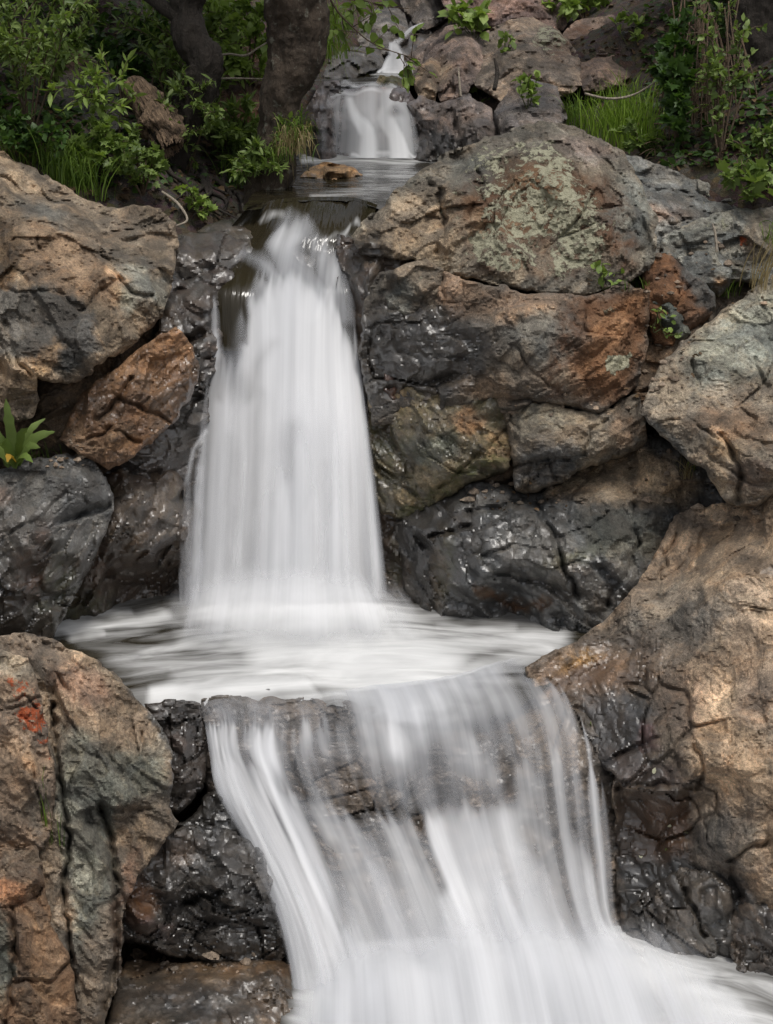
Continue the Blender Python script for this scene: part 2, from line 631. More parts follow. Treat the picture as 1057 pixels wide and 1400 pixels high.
def relief_grid(outline, step, jag, seed):
    o = resample(outline)
    w1 = px3(o[:, 0], o[:, 1], 26.0); w2 = px3(o[:, 0], o[:, 1], 9.0)
    o = o + jag * np.stack([.6 * vnoise(w1, seed) + .7 * vnoise(w2, seed + 1), .6 * vnoise(w1, seed + 2) + .7 * vnoise(w2, seed + 3)], -1)
    ci = np.floor((o + 7 * np.stack([vnoise(px3(o[:, 0], o[:, 1], 40.), seed + 4), vnoise(px3(o[:, 0], o[:, 1], 40.), seed + 5)], -1)) / 17).astype(np.int64)
    zz = np.zeros(len(o), np.int64)
    o = o + jag * 1.5 * (np.stack([h01(ci[:, 0], ci[:, 1], zz, seed + 8), h01(ci[:, 0], ci[:, 1], zz, seed + 9)], -1) - .5)
    xs = axis_steps(o[:, 0].min(), o[:, 0].max(), -12, 1069, step)
    ys = axis_steps(o[:, 1].min(), o[:, 1].max(), -12, 1412, step)
    nx, ny = len(xs), len(ys)
    cx, cy = np.meshgrid((xs[1:] + xs[:-1]) / 2, (ys[1:] + ys[:-1]) / 2)
    keep = inside(cx.ravel(), cy.ravel(), o).reshape(ny - 1, nx - 1)
    gi = np.arange(nx * ny).reshape(ny, nx)
    q = np.stack([gi[:-1, :-1], gi[1:, :-1], gi[1:, 1:], gi[:-1, 1:]], -1)[keep]
    used = np.unique(q)
    remap = np.full(nx * ny, -1); remap[used] = np.arange(len(used))
    q = remap[q]
    gx, gy = np.meshgrid(xs, ys)
    px = gx.ravel()[used].copy(); py = gy.ravel()[used].copy()
    e = np.concatenate([q[:, [0, 1]], q[:, [1, 2]], q[:, [2, 3]], q[:, [3, 0]]])
    key = np.sort(e, 1); key = key[:, 0] * (len(used) + 1) + key[:, 1]
    _, inv, cnt = np.unique(key, return_inverse=True, return_counts=True)
    be = e[cnt[inv] == 1]
    bv = np.unique(be)
    d, bx, by, _ = seg_dist(px[bv], py[bv], o, True)
    m = d < step * 2.5
    px[bv[m]] = bx[m]; py[bv[m]] = by[m]
    return px, py, q, be, bv, o


def paint(n, px, py, base, seed, items, warp=7.0):
    wx = px + warp * (vnoise(px3(px, py, 34.), seed + 50) * 1.6 + vnoise(px3(px, py, 11.), seed + 51) * .9 + vnoise(px3(px, py, 4.5), seed + 54) * .5)
    wy = py + warp * (vnoise(px3(px, py, 34.), seed + 52) * 1.6 + vnoise(px3(px, py, 11.), seed + 53) * .9 + vnoise(px3(px, py, 4.5), seed + 55) * .5)
    ch = {k: (np.tile(np.array(v, float), (n, 1)) if k == 'col' else np.full(n, float(v))) for k, v in base.items()}
    for c, v, fe, shp in items:
        g = weight(wx, wy, shp, fe)
        if c == 'col':
            ch[c] = ch[c] * (1 - g[:, None]) + np.array(v)[None] * g[:, None]
        else:
            ch[c] = ch[c] * (1 - g) + v * g
    return ch


ROTS = {}


def strata(p, ang, tilt, sq):
    """rotate so that bedding planes lie across z, then squeeze"""
    c, s = math.cos(rad(ang)), math.sin(rad(ang))
    x = p[:, 0] * c + p[:, 2] * s
    z = -p[:, 0] * s + p[:, 2] * c
    c, s = math.cos(rad(tilt)), math.sin(rad(tilt))
    y = p[:, 1] * c + z * s
    z = -p[:, 1] * s + z * c
    return np.stack([x, y, z * sq], -1)


GREY = (.20, .19, .165); TAN = (.36, .26, .17); DARK = (.11, .10, .09); BROWN = (.22, .145, .085); BLACK = (.075, .07, .065)
OCHRE = (.40, .25, .13); SLATE = (.17, .18, .17); RUST = (.26, .13, .055); PURP = (.24, .19, .165); GREEN = (.19, .20, .155)


def h_mix(r):
    q = r * 7.31
    return q - np.floor(q)


def rock(label, outline, pts=(), col=GREY, wet=0.0, items=(), cracks=(), seed=1, step=2.2, size=.42, k=.30, k2=.22, rough=.006,
         jag=3.0, edge=(4, .02), thick=.6, ang=20, tilt=25, sq=1.7, name='rock', cat='rock', group=None, lich=0, orange=0, moss=0,
         rust=0, beta=60.0, terr=.4, flush=.5, tint=1.0, micro=1.0):
    px, py, q, be, bv, o = relief_grid(outline, step, jag, seed)
    n = len(px)
    ctrl = [tuple(c) for c in pts]
    ip = [c for c in pts if c[2] > 0]
    for c in outline:
        v = c[2]
        if v > 0 and len(ip) > 1 and -20 < c[0] < 1077 and c[1] < 1410:
            d2 = sorted(((c[0] - e[0]) ** 2 + (c[1] - e[1]) ** 2 + 1, e[2]) for e in ip)[:2]
            vi = sum(e / a for a, e in d2) / sum(1 / a for a, e in d2)
            v = v * (1 - flush) + vi * flush
        ctrl.append((c[0], c[1], v))
    wq = px3(px, py, 30.)
    wx = px + 6 * vnoise(wq, seed + 20); wy = py + 6 * vnoise(wq, seed + 21)
    t = 1.0 / tin(wx, wy, ctrl)
    r = rays(px, py)
    p = r * t[:, None]
    ch = paint(n, px, py, dict(col=col, wet=wet, lich=lich, orange=orange, moss=moss, rust=rust), seed, items)
    mi = micro * (1 - .5 * sstep(.35, .85, ch['wet']))     # the film of water fills the fine relief
    s = strata(p, ang, tilt, sq)
    s = s + .05 * np.stack([vnoise(s * 4, seed + 30), vnoise(s * 4, seed + 31), vnoise(s * 4, seed + 32)], -1)
    f1, e1, r1 = facet(s / size, seed * 11, beta)
    f2, e2, r2 = facet(s / (size * .38), seed * 11 + 100, beta)
    f3, e3, r3 = facet(s / (size * .15), seed * 11 + 200, beta)
    gate0 = vnoise(p * 2.4, seed + 40)
    dsp = size * k * f1 + size * .38 * k2 * f2 + mi * size * .15 * k2 * 1.1 * f3 * (.4 + .8 * sstep(-.3, .4, vnoise(p * 5, seed + 41)))
    sz = s * np.array([1, 1, 1 / sq ** .5])
    dsp = dsp - size * .50 * k * 2 * (chisel(sz / (size * 1.15), seed * 11 + 300, seed * 41 % 180) - .45) - size * .20 * k2 * 3 * (chisel(sz / (size * .42), seed * 11 + 330, seed * 67 % 180) - .45)
    dsp = dsp - mi * size * .075 * k2 * 3 * (chisel(sz / (size * .16), seed * 11 + 360, seed * 23 % 180) - .45) * (.3 + sstep(-.3, .4, vnoise(p * 5, seed + 80)))
    dsp = dsp - (sstep(.12, .4, gate0) * .030 * np.exp(-(e1 / .022) ** 2) + sstep(.2, .45, vnoise(p * 4.1, seed + 47)) * .012 * np.exp(-(e2 / .035) ** 2))
    fk = fbm(s * np.array([3.2, 3.2, 4.5]), 5, seed + 48, .58) * 7
    ff = fk - np.floor(fk)
    dsp = dsp + (.35 + .65 * mi) * .011 * (size / .35) * (np.floor(fk) + sstep(.80, 1.0, ff) - .45 * fk)
    fk = fbm(s * np.array([8, 8, 11]), 4, seed + 49, .6) * 5
    ff = fk - np.floor(fk)
    dsp = dsp + mi * .0045 * (np.floor(fk) + sstep(.75, 1.0, ff) - .4 * fk)
    dsp = dsp + mi * rough * fbm(s * 9, 4, seed + 42, .55, True) + mi * rough * .5 * fbm(p * 30, 3, seed + 43)
    zz = s[:, 2] / (size * .30) + .35 * fbm(s * 2.2, 3, seed + 44)
    fr = zz - np.floor(zz)
    lay = .5 + .9 * h01(np.floor(zz).astype(np.int64), np.zeros(n, np.int64), np.zeros(n, np.int64), seed + 45)
    dsp = dsp + terr * size * .10 * lay * (sstep(0, .16, fr) * (1 - fr) - .4) * sstep(-.25, .35, vnoise(p * 2.1, seed + 46))
    Y = r[:, 1] * t - dsp
    d, _, _, _ = seg_dist(px, py, o, True)
    if edge[0] > 0:
        u = 1 - np.clip(d / edge[0], 0, 1)
        Y = Y + edge[1] * (1 - np.sqrt(np.clip(1 - u * u * .98, 0, 1)))
    cwx = px + 5 * vnoise(px3(px, py, 16.), seed + 60); cwy = py + 5 * vnoise(px3(px, py, 16.), seed + 61)
    for pl, wd, dp in cracks:
        dd = seg_dist(cwx, cwy, pl)[0]
        Y = Y + dp * np.clip(1 - dd / (1.5 * wd), 0, 1) ** 1.3 * (.55 + .9 * np.clip(vnoise(px3(px, py, 22.), seed + 62) + .5, 0, 1))
    V = P(px, py, np.maximum(Y, .5))
    # every broken face has its own tone
    tone = (.70 + .60 * r1) * (.68 + .64 * r2) * (.84 + .32 * r3)
    warm = (r1 * .5 + h_mix(r2) * .5) - .5
    ch['col'] = ch['col'] * tone[:, None] * (1 + warm[:, None] * np.array([.13, .0, -.18]) * tint)
    # the back: rings that round off away from the visible face, closed by a cap
    c = V[bv].mean(0)
    lid = np.full(n, -1); lid[bv] = np.arange(len(bv))
    Vs = [V]; Fs = [q.tolist()]
    prev = np.full(n, 0); prev[bv] = bv
    m = len(bv)
    base_i = n
    be_l = lid[be]
    cur = bv
    for kk, (sy, sh) in enumerate(((.22, .02), (.55, .08), (.85, .25), (1.0, .5))):
        R = V[bv].copy()
        R[:, 0] += (c[0] - R[:, 0]) * sh; R[:, 2] += (c[2] - R[:, 2]) * sh
        R += unit3(R - np.array([0, 0, CH])) * (thick * sy)
        nz = fbm(R * 5, 3, seed + 70)
        R[:, 2] -= .03 * np.abs(nz) + .04 * sy
        Vs.append(R)
        idx = base_i + np.arange(m)
        Fs.append(np.stack([cur[be_l[:, 1]], cur[be_l[:, 0]], idx[be_l[:, 0]], idx[be_l[:, 1]]], -1).tolist())
        cur = idx
        base_i += m
    Vs.append((c + unit3((c - np.array([0, 0, CH]))[None])[0] * thick)[None])
    Fs.append(np.stack([cur[be_l[:, 1]], cur[be_l[:, 0]], np.full(len(be_l), base_i)], -1).tolist())
    Va = np.concatenate(Vs)
    full = {}
    for kx, a in ch.items():
        ab = a[bv]
        full[kx] = np.concatenate([a] + [ab] * 4 + [a.mean(0)[None] if a.ndim == 2 else np.array([a.mean()])])
    Fa = sum(Fs, [])
    ob = mesh_obj(name, Va, Fa, M_ROCK, full)
    ob.data.set_sharp_from_angle(angle=rad(30))
    return tag(ob, label, cat, group)


def ext(pts):
    return pts


# ------------------------------------------------------------------ the ground: one sheet stepping up with the stream, out to the horizon
def ground_z(x, y):
    prof_y = [-400, -60, -12, 0, 4.5, 5.9, 6.6, 7.6, 8.3, 8.6, 10.3, 10.7, 11.9, 12.4, 14, 18, 30, 80, 400]
    prof_z = [-14, -9, -6.2, -5.2, -4.6, -4.5, -3.7, -3.6, -1.75, -1.55, -1.5, -1.2, -1.15, -1.0, -.45, .9, 5, 14, 24]
    z = np.interp(y, prof_y, prof_z)
    xs = np.interp(y, [5, 7, 10, 12, 16], [.3, -.1, -.1, .1, .5])
    wl = np.interp(y, [4, 6, 7.6, 8.2, 10, 12, 30], [1.9, 1.6, 1.7, .62, .42, .35, 1.0])
    wr = np.interp(y, [4, 6, 7.6, 8.2, 10, 12, 30], [1.9, 1.6, 1.7, .9, .5, .35, 1.0])
    dl = np.maximum(0, xs - wl - x); dr = np.maximum(0, x - xs - wr)
    bank = np.minimum(dl * .62, 5 + dl * .10) + np.minimum(dr * .60, 5 + dr * .10)  # extra bank height out of view, added to block the low sky
    k = np.interp(y, [-12, 2, 6, 7.8, 14, 40], [.3, .8, 1.0, 1, 1, .5])
    return z + bank * k


gxs = np.concatenate([-np.geomspace(400, 3.2, 26), np.arange(-3.1, 3.3, .05), np.geomspace(3.4, 400, 26)])
gys = np.concatenate([-np.geomspace(400, 1, 16), np.arange(0, 7.4, .25), np.arange(7.4, 14.5, .05), np.geomspace(14.7, 420, 34)])
GX, GY = np.meshgrid(gxs, gys)
gp = np.stack([GX.ravel(), GY.ravel(), ground_z(GX.ravel(), GY.ravel())], -1)
fine = (np.abs(gp[:, 0]) < 6) & (gp[:, 1] > 0) & (gp[:, 1] < 18)
rgh = np.where(fine, 1.0, 2.5)
gp[:, 2] += CH + rgh * (.10 * fbm(gp * np.array([1.3, 1.3, 0]), 3, 5) + .05 * fbm(gp * np.array([6, 6, 0]), 3, 6))
nx = len(gxs)
gi = np.arange(len(gp)).reshape(len(gys), nx)
gf = np.stack([gi[:-1, :-1], gi[:-1, 1:], gi[1:, 1:], gi[1:, :-1]], -1).reshape(-1, 4)
structure(mesh_obj('ground', gp, gf, M_SOIL, origin=(0, 0, 0)))

# ------------------------------------------------------------------ stones, left of the fall
rock('large tan fractured boulder at left with a dark grey undercut face',
     [(X0, 120, 8.8), (0, 205, 8.55), (30, 220, 8.45), (60, 238, 8.35), (110, 268, 8.2), (160, 285, 8.1), (190, 277, 8.1), (218, 283, 8.05),
      (241, 300, 7.9), (243, 335, 7.78), (238, 372, 7.6), (232, 398, 7.45), (218, 436, 7.3), (185, 470, 7.15), (150, 492, 7.05),
      (120, 512, 6.97), (95, 526, 6.92), (80, 522, 6.9), (50, 513, 6.9), (53, 545, 7.0), (45, 566, 7.0), (30, 577, 7.0), (0, 572, 7.0), (X0, 590, 6.8)],
     [(X0, 330, 7.2), (0, 300, 7.48), (50, 305, 7.42), (110, 335, 7.36), (165, 372, 7.3), (195, 402, 7.25), (60, 262, 8.0), (130, 300, 7.8),
      (200, 318, 7.72), (215, 370, 7.42), (20, 395, 7.02), (80, 398, 7.02), (130, 440, 6.98), (100, 482, 6.88), (30, 480, 6.86), (172, 428, 7.15), (60, 440, 6.96),
      (22, 500, 6.84), (0, 440, 6.95)],
     col=(.30, .225, .150), seed=3, ang=-32, tilt=30, thick=.9, size=.40,
     items=[('col', (.36, .275, .19), 14, [(-60, 200), (40, 225), (160, 290), (240, 305), (235, 340), (140, 350), (60, 300), (-60, 290)]),
            ('col', (.36, .24, .145), 12, ('e', 90, 360, 90, 38, 25)),
            ('col', (.23, .225, .19), 10, ('e', 195, 385, 52, 20, 40)),
            ('col', (.20, .19, .165), 10, ('e', 60, 290, 40, 14, 20)),
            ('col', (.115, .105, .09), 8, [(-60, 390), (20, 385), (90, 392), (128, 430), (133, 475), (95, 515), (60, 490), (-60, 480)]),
            ('col', (.33, .22, .125), 5, [(40, 490), (60, 478), (85, 470), (95, 478), (86, 500), (70, 512), (45, 505)]),
            ('wet', .35, 14, [(205, 320), (250, 320), (240, 400), (215, 430), (195, 400)]),
            ('col', (.35, .32, .25), 6, ('e', 180, 410, 14, 22, 20)),
            ('col', (.17, .11, .06), 6, [(-60, 300), (8, 305), (26, 330), (28, 370), (10, 400), (-60, 400)])],
     cracks=[([(100, 290), (135, 335), (165, 385), (180, 400), (205, 407)], 4, .05), ([(0, 395), (60, 400), (105, 402)], 3, .02),
             ([(35, 300), (60, 345), (70, 380)], 3, .03), ([(110, 425), (140, 395), (165, 380)], 4, .03), ([(5, 440), (25, 495), (45, 515)], 4, .04)])

rock('brown wet cracked wedge of stone under the tan boulder',
     [(83, 602, 7.0), (92, 572, 7.05), (108, 545, 7.05), (132, 520, 7.1), (165, 495, 7.15), (200, 470, 7.22), (240, 445, 7.32), (262, 468, 7.32), (272, 500, 7.3),
      (262, 540, 7.25), (235, 580, 7.15), (203, 605, 7.08), (172, 630, 7.0), (150, 641, 6.96), (130, 630, 6.96), (105, 620, 6.96)],
     [(180, 540, 7.02), (222, 505, 7.12), (150, 580, 6.98), (120, 600, 6.95), (200, 570, 7.02)],
     col=(.27, .155, .08), wet=.45, seed=8, size=.24, ang=40, tilt=10, thick=.4, rust=.35,
     items=[('col', (.34, .22, .13), 10, ('e', 115, 605, 34, 18, 0)), ('wet', .1, 10, ('e', 115, 605, 34, 18, 0)), ('wet', .8, 12, ('e', 250, 540, 30, 50, 20))],
     cracks=[([(130, 575), (165, 545), (180, 515)], 3.5, .04), ([(148, 585), (190, 605)], 3, .04), ([(95, 612), (120, 600), (150, 590)], 3, .03), ([(165, 545), (205, 560), (230, 575)], 3, .03)])

rock('black dripping rock wall on the left side of the tall fall',
     [(225, 322, 7.95), (262, 316, 7.98), (300, 318, 7.95), (345, 330, 7.9), (345, 480, 7.75), (345, 700, 7.65), (300, 720, 7.5), (230, 690, 7.3), (130, 690, 7.25), (120, 600, 7.25),
      (150, 560, 7.3), (190, 520, 7.35), (215, 450, 7.45), (222, 400, 7.6)],
     [(290, 400, 7.6), (262, 430, 7.5), (270, 470, 7.42), (240, 490, 7.42), (285, 560, 7.45), (240, 600, 7.3), (200, 640, 7.2), (270, 360, 7.72), (250, 340, 7.8)],
     flush=0, col=(.10, .095, .085), wet=.85, seed=12, size=.26, ang=-15, tilt=20, thick=.5, k=.34, rust=.25,
     items=[('col', (.22, .14, .09), 6, ('e', 270, 478, 28, 6, -8)), ('col', (.15, .14, .12), 10, ('e', 250, 500, 30, 30)), ('wet', .6, 10, ('e', 250, 420, 25, 30))],
     cracks=[([(232, 470), (262, 462), (275, 455)], 6, .12), ([(240, 400), (275, 385), (290, 390)], 4, .04)])

rock('rounded grey boulder at the left edge of the middle pool',
     [(X0, 650, 7.0), (0, 640, 7.02), (40, 628, 7.05), (90, 620, 7.1), (125, 628, 7.1), (148, 652, 7.08), (157, 690, 7.05), (143, 740, 7.05), (115, 790, 7.0), (92, 830, 6.98),
      (75, 865, 6.95), (60, 905, 6.9), (X0, 930, 6.8)],
     [(X0, 720, 6.6), (0, 690, 6.72), (60, 675, 6.76), (112, 668, 6.85), (30, 755, 6.62), (90, 735, 6.76), (20, 830, 6.62), (62, 810, 6.75)],
     micro=0.6, col=(.135, .13, .12), wet=.45, seed=15, size=.34, ang=35, tilt=0, thick=.7, k=.20,
     items=[('wet', .95, 22, [(-60, 760), (60, 745), (150, 720), (150, 900), (-60, 920)]), ('col', (.07, .06, .05), 20, [(-60, 790), (40, 765), (150, 740), (120, 900), (-60, 920)]),
            ('rust', .8, 14, ('e', 45, 770, 14, 45, 15)), ('moss', .45, 14, ('e', 80, 800, 20, 50, 20)), ('wet', .3, 20, ('e', 40, 670, 60, 30)), ('col', (.20, .15, .12), 10, ('e', 5, 680, 14, 14))],
     cracks=[([(50, 760), (90, 715), (120, 700), (150, 690)], 5, .05)])

rock('dark brown undercut rock face beside the foot of the tall fall',
     [(130, 650, 7.2), (165, 642, 7.2), (240, 640, 7.3), (275, 642, 7.62), (345, 640, 7.75), (345, 900, 7.7), (270, 900, 7.58), (240, 900, 7.45), (160, 890, 7.3), (50, 900, 7.15), (55, 850, 7.1), (95, 800, 7.1), (128, 730, 7.1), (140, 690, 7.1)],
     [(180, 690, 7.02), (155, 720, 7.0), (205, 745, 7.1), (245, 730, 7.2), (215, 800, 7.42), (160, 800, 7.3), (120, 830, 7.1), (270, 800, 7.4), (140, 770, 7.1)],
     flush=0, col=(.13, .10, .07), wet=.75, seed=18, size=.22, ang=55, tilt=0, thick=.5, rough=.02, rust=.25,
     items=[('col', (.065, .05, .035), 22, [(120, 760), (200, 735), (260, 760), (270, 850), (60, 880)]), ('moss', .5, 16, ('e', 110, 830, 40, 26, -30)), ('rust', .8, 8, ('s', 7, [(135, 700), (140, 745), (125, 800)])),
            ('moss', .5, 10, ('e', 142, 672, 8, 18)), ('col', (.18, .15, .115), 14, ('e', 215, 690, 60, 34))])

# ------------------------------------------------------------------ stones, lower left foreground
rock('big tan and green-grey boulder in the lower left foreground',
     [(X0, 880, 6.2), (0, 868, 6.1), (30, 866, 6.12), (60, 868, 6.15), (100, 886, 6.15), (150, 916, 6.12), (178, 944, 6.07), (195, 962, 6.02),
      (215, 985, 5.97), (232, 1010, 5.92), (238, 1050, 5.87), (232, 1100, 5.77), (243, 1125, 5.72), (228, 1150, 5.67), (190, 1195, 5.57), (168, 1250, 5.47), (166, 1320, 5.42),
      (152, 1370, 5.32), (135, 1430, 5.2), (110, YB, 5.1), (X0, YB, 4.9)],
     [(40, 900, 5.92), (100, 935, 5.82), (130, 985, 5.74), (70, 1000, 5.72), (180, 1000, 5.82), (200, 1085, 5.7), (150, 1100, 5.56), (105, 1110, 5.5), (110, 1250, 5.32), (60, 1200, 5.4), (130, 1180, 5.45),
      (160, 1150, 5.6), (145, 1112, 5.6), (135, 1040, 5.62), (90, 1060, 5.58), (195, 1040, 5.78), (130, 1300, 5.28)],
     col=(.29, .225, .16), seed=22, size=.36, ang=-50, tilt=10, thick=.8, k=.2,
     items=[('col', (.235, .225, .175), 14, [(85, 1000), (130, 990), (220, 1000), (225, 1080), (160, 1110), (150, 1230), (100, 1300), (80, 1100)]),
            ('col', (.38, .28, .19), 14, ('e', 160, 985, 60, 34, 30)), ('col', (.40, .30, .21), 12, ('e', 60, 885, 70, 16, 10)),
            ('col', (.30, .20, .14), 10, ('e', 110, 935, 45, 24, 30)), ('col', (.32, .235, .155), 12, ('e', 185, 1140, 26, 36)),
            ('col', (.36, .21, .13), 8, ('e', 175, 1205, 12, 34, 10)), ('wet', .8, 10, [(150, 1300), (172, 1200), (180, 1420), (120, 1440)]), ('rust', .7, 10, ('e', 165, 1290, 10, 40)),
            ('wet', .7, 6, [(180, 935), (215, 970), (245, 1030), (240, 1130), (225, 1100), (232, 1040), (210, 990)]), ('col', (.09, .085, .075), 6, [(176, 935), (215, 970), (245, 1030), (240, 1130), (230, 1100), (236, 1040), (212, 990)])],
     cracks=[([(70, 960), (78, 1030), (88, 1090), (95, 1160), (85, 1210), (95, 1300), (100, 1400)], 4, .10), ([(138, 1104), (150, 1140), (158, 1200)], 6, .12), ([(138, 1104), (180, 1112), (205, 1105)], 3, .03),
             ([(80, 925), (95, 945)], 5, .04), ([(158, 1200), (160, 1300), (145, 1380)], 5, .05), ([(190, 1000), (205, 1060)], 3, .02)])

rock('orange-spotted brown slab leaning in the lower left corner',
     [(X0, 900, 5.9), (0, 888, 5.82), (38, 897, 5.8), (52, 930, 5.76), (62, 980, 5.7), (69, 1030, 5.64), (78, 1068, 5.6), (72, 1130, 5.5), (60, 1160, 5.46), (52, 1160, 5.44), (X0, 1168, 5.3)],
     [(20, 925, 5.62), (35, 960, 5.58), (30, 1050, 5.48), (50, 1000, 5.58), (10, 1130, 5.38), (50, 1100, 5.46), (X0, 1000, 5.4)],
     col=(.275, .20, .14), seed=26, size=.34, ang=-60, thick=.6, k=.18,
     items=[('orange', .5, 10, ('e', 26, 935, 20, 16, 20)), ('orange', .70, 9, ('e', 46, 978, 26, 18, 20)), ('orange', .6, 8, ('e', 60, 1014, 9, 12)), ('orange', .5, 8, ('e', 16, 1072, 7, 6)), ('orange', .5, 6, ('e', 66, 1040, 5, 6)),
            ('col', (.34, .235, .15), 16, ('e', 12, 1040, 34, 34)), ('col', (.30, .26, .20), 10, ('e', 15, 910, 40, 16)), ('col', (.16, .13, .10), 14, ('e', 55, 1110, 16, 44))],
     cracks=[([(0, 972), (30, 966), (60, 950)], 3, .03), ([(45, 1050), (60, 1120)], 3, .03)])

rock('rust brown stepped block at the bottom left corner with a pale orange patch',
     [(X0, 1165, 5.35), (0, 1160, 5.36), (48, 1158, 5.40), (58, 1180, 5.4), (60, 1215, 5.37), (70, 1260, 5.32), (92, 1300, 5.26), (104, 1350, 5.2), (112, 1430, 5.1), (100, YB, 5.0), (X0, YB, 4.7)],
     [(20, 1180, 5.24), (48, 1200, 5.22), (15, 1225, 5.2), (40, 1280, 5.15), (20, 1330, 5.08), (70, 1350, 5.1), (X0, 1300, 5.0)],
     col=(.25, .165, .10), seed=29, size=.3, ang=-70, thick=.6, k=.2, rust=.4,
     items=[('col', (.20, .165, .125), 10, ('e', 25, 1180, 45, 22)), ('col', (.50, .26, .14), 6, [(-20, 1200), (15, 1200), (38, 1214), (30, 1230), (8, 1240), (-20, 1236)]), ('col', (.17, .17, .13), 8, ('e', 0, 1300, 16, 60)), ('rust', 0, 8, ('e', 0, 1300, 16, 60))],
     cracks=[([(15, 1240), (22, 1300), (10, 1400)], 4, .05), ([(20, 1345), (70, 1340), (100, 1310)], 3.5, .04), ([(0, 1240), (40, 1232), (60, 1215)], 3, .03)])

rock('black wet block at the left lip of the lower cascade',
     [(198, 963, 6.08), (222, 957, 6.1), (252, 957, 6.12), (277, 965, 6.1), (281, 1000, 6.22), (286, 1030, 6.17), (284, 1064, 6.1), (266, 1092, 6.02), (240, 1112, 5.97), (222, 1092, 6.0), (220, 1010, 6.1)],
     [(255, 985, 6.08), (252, 1010, 6.02), (270, 1040, 6.05), (245, 1060, 5.97), (240, 985, 6.06)],
     col=(.075, .068, .06), wet=.85, seed=31, size=.17, ang=10, thick=.4, rust=.15, k=.3,
     items=[('col', (.20, .145, .12), 5, ('e', 246, 1015, 12, 14)), ('wet', .5, 5, ('e', 246, 1015, 12, 14))])

rock('small black glossy ledge just left of the cascade stream',
     [(240, 1128, 5.95), (262, 1118, 6.0), (278, 1092, 6.08), (292, 1078, 6.1), (318, 1080, 6.1), (336, 1118, 6.03), (345, 1145, 5.98), (320, 1142, 5.95), (290, 1132, 5.95), (262, 1140, 5.93)],
     [(300, 1100, 5.98), (285, 1118, 5.97)], col=(.07, .063, .055), wet=.95, seed=33, size=.15, thick=.4, ang=-20)

rock('large black glossy boulder below the ledge at lower left',
     [(185, 1185, 5.72), (215, 1150, 5.9), (250, 1130, 5.98), (300, 1128, 6.02), (345, 1148, 5.98), (366, 1180, 5.92), (380, 1230, 5.9), (398, 1300, 5.82), (380, 1318, 5.78), (290, 1316, 5.72), (240, 1308, 5.66),
      (205, 1292, 5.62), (160, 1280, 5.62), (165, 1230, 5.66)],
     [(262, 1185, 5.76), (330, 1178, 5.82), (235, 1215, 5.66), (315, 1228, 5.68), (360, 1250, 5.75), (215, 1235, 5.68), (250, 1255, 5.74), (320, 1270, 5.74), (200, 1262, 5.56), (240, 1280, 5.72)],
     col=(.066, .058, .05), wet=.92, seed=35, size=.2, ang=-12, thick=.5, rough=.02, k=.3, k2=.34,
     items=[('col', (.16, .08, .035), 12, ('e', 190, 1235, 22, 34)), ('rust', .8, 12, ('e', 190, 1235, 22, 34)), ('col', (.11, .08, .06), 12, ('e', 245, 1165, 34, 20)), ('col', (.14, .10, .09), 8, ('e', 200, 1265, 34, 10, 20))],
     cracks=[([(215, 1225), (250, 1235), (300, 1222)], 4, .05), ([(165, 1262), (205, 1285), (240, 1290)], 4, .05)])

rock('flat wet brown slab at the bottom of the picture, left of the cascade foot',
     [(110, YB, -3.95), (140, 1425, -3.93), (158, 1340, -3.9), (172, 1312, -3.9), (250, 1318, -3.9), (350, 1308, -3.88), (400, 1318, -3.9), (440, 1360, -3.98), (480, 1430, -4.05), (480, YB, -4.1)],
     [(280, 1340, -3.86), (250, 1400, -3.86), (370, 1335, -3.84), (385, 1372, -3.9)],
     col=(.17, .125, .085), wet=.85, seed=38, size=.16, ang=0, tilt=70, thick=.3, rough=.02, k=.16, k2=.18, sq=1.0,
     items=[('col', (.24, .15, .08), 12, ('e', 260, 1326, 80, 10)), ('col', (.20, .12, .06), 10, ('e', 375, 1325, 18, 12)), ('col', (.12, .105, .09), 14, ('e', 260, 1375, 90, 26))])

# ------------------------------------------------------------------ stone behind and under the water
rock('dark brown bedrock face behind the tall fall',
     [(270, 316, 8.1), (300, 300, 8.15), (352, 287, 8.3), (430, 284, 8.4), (500, 284, 8.4), (540, 310, 8.2), (540, 460, 7.8), (560, 890, 7.6), (230, 890, 7.55), (262, 640, 7.65), (275, 420, 7.8)],
     [(330, 345, 7.85), (310, 420, 7.62), (345, 430, 7.66), (410, 390, 7.78), (470, 400, 7.8), (300, 470, 7.6), (400, 520, 7.66), (480, 520, 7.72), (390, 330, 8.0), (450, 330, 8.02)],
     flush=0, col=(.105, .085, .062), wet=.8, seed=41, size=.3, k=.14, k2=.12, rough=.006, thick=.5, ang=80,
     items=[('col', (.12, .105, .085), 20, ('e', 315, 410, 40, 60)), ('col', (.16, .13, .10), 12, ('e', 318, 450, 26, 22))])

rock('dark streaming wet rock wall on the right side of the tall fall',
     [(462, 320, 8.0), (490, 330, 7.9), (530, 345, 7.8), (600, 380, 7.75), (640, 560, 7.6), (600, 700, 7.55), (610, 890, 7.45), (480, 890, 7.6), (470, 600, 7.7), (462, 450, 7.8)],
     [(500, 370, 7.7), (505, 430, 7.62), (525, 500, 7.52), (520, 470, 7.6), (540, 560, 7.5), (510, 620, 7.58), (530, 740, 7.5), (515, 560, 7.62), (560, 780, 7.38), (560, 830, 7.36)],
     flush=0, col=(.085, .07, .055), wet=.85, seed=44, size=.22, k=.34, ang=25, thick=.5, rust=.35,
     items=[('col', (.14, .065, .04), 8, ('e', 535, 520, 24, 22)), ('moss', .35, 12, ('e', 520, 590, 30, 34)), ('col', (.11, .10, .085), 10, ('e', 515, 400, 20, 40)), ('moss', .4, 10, ('e', 545, 780, 10, 60))])

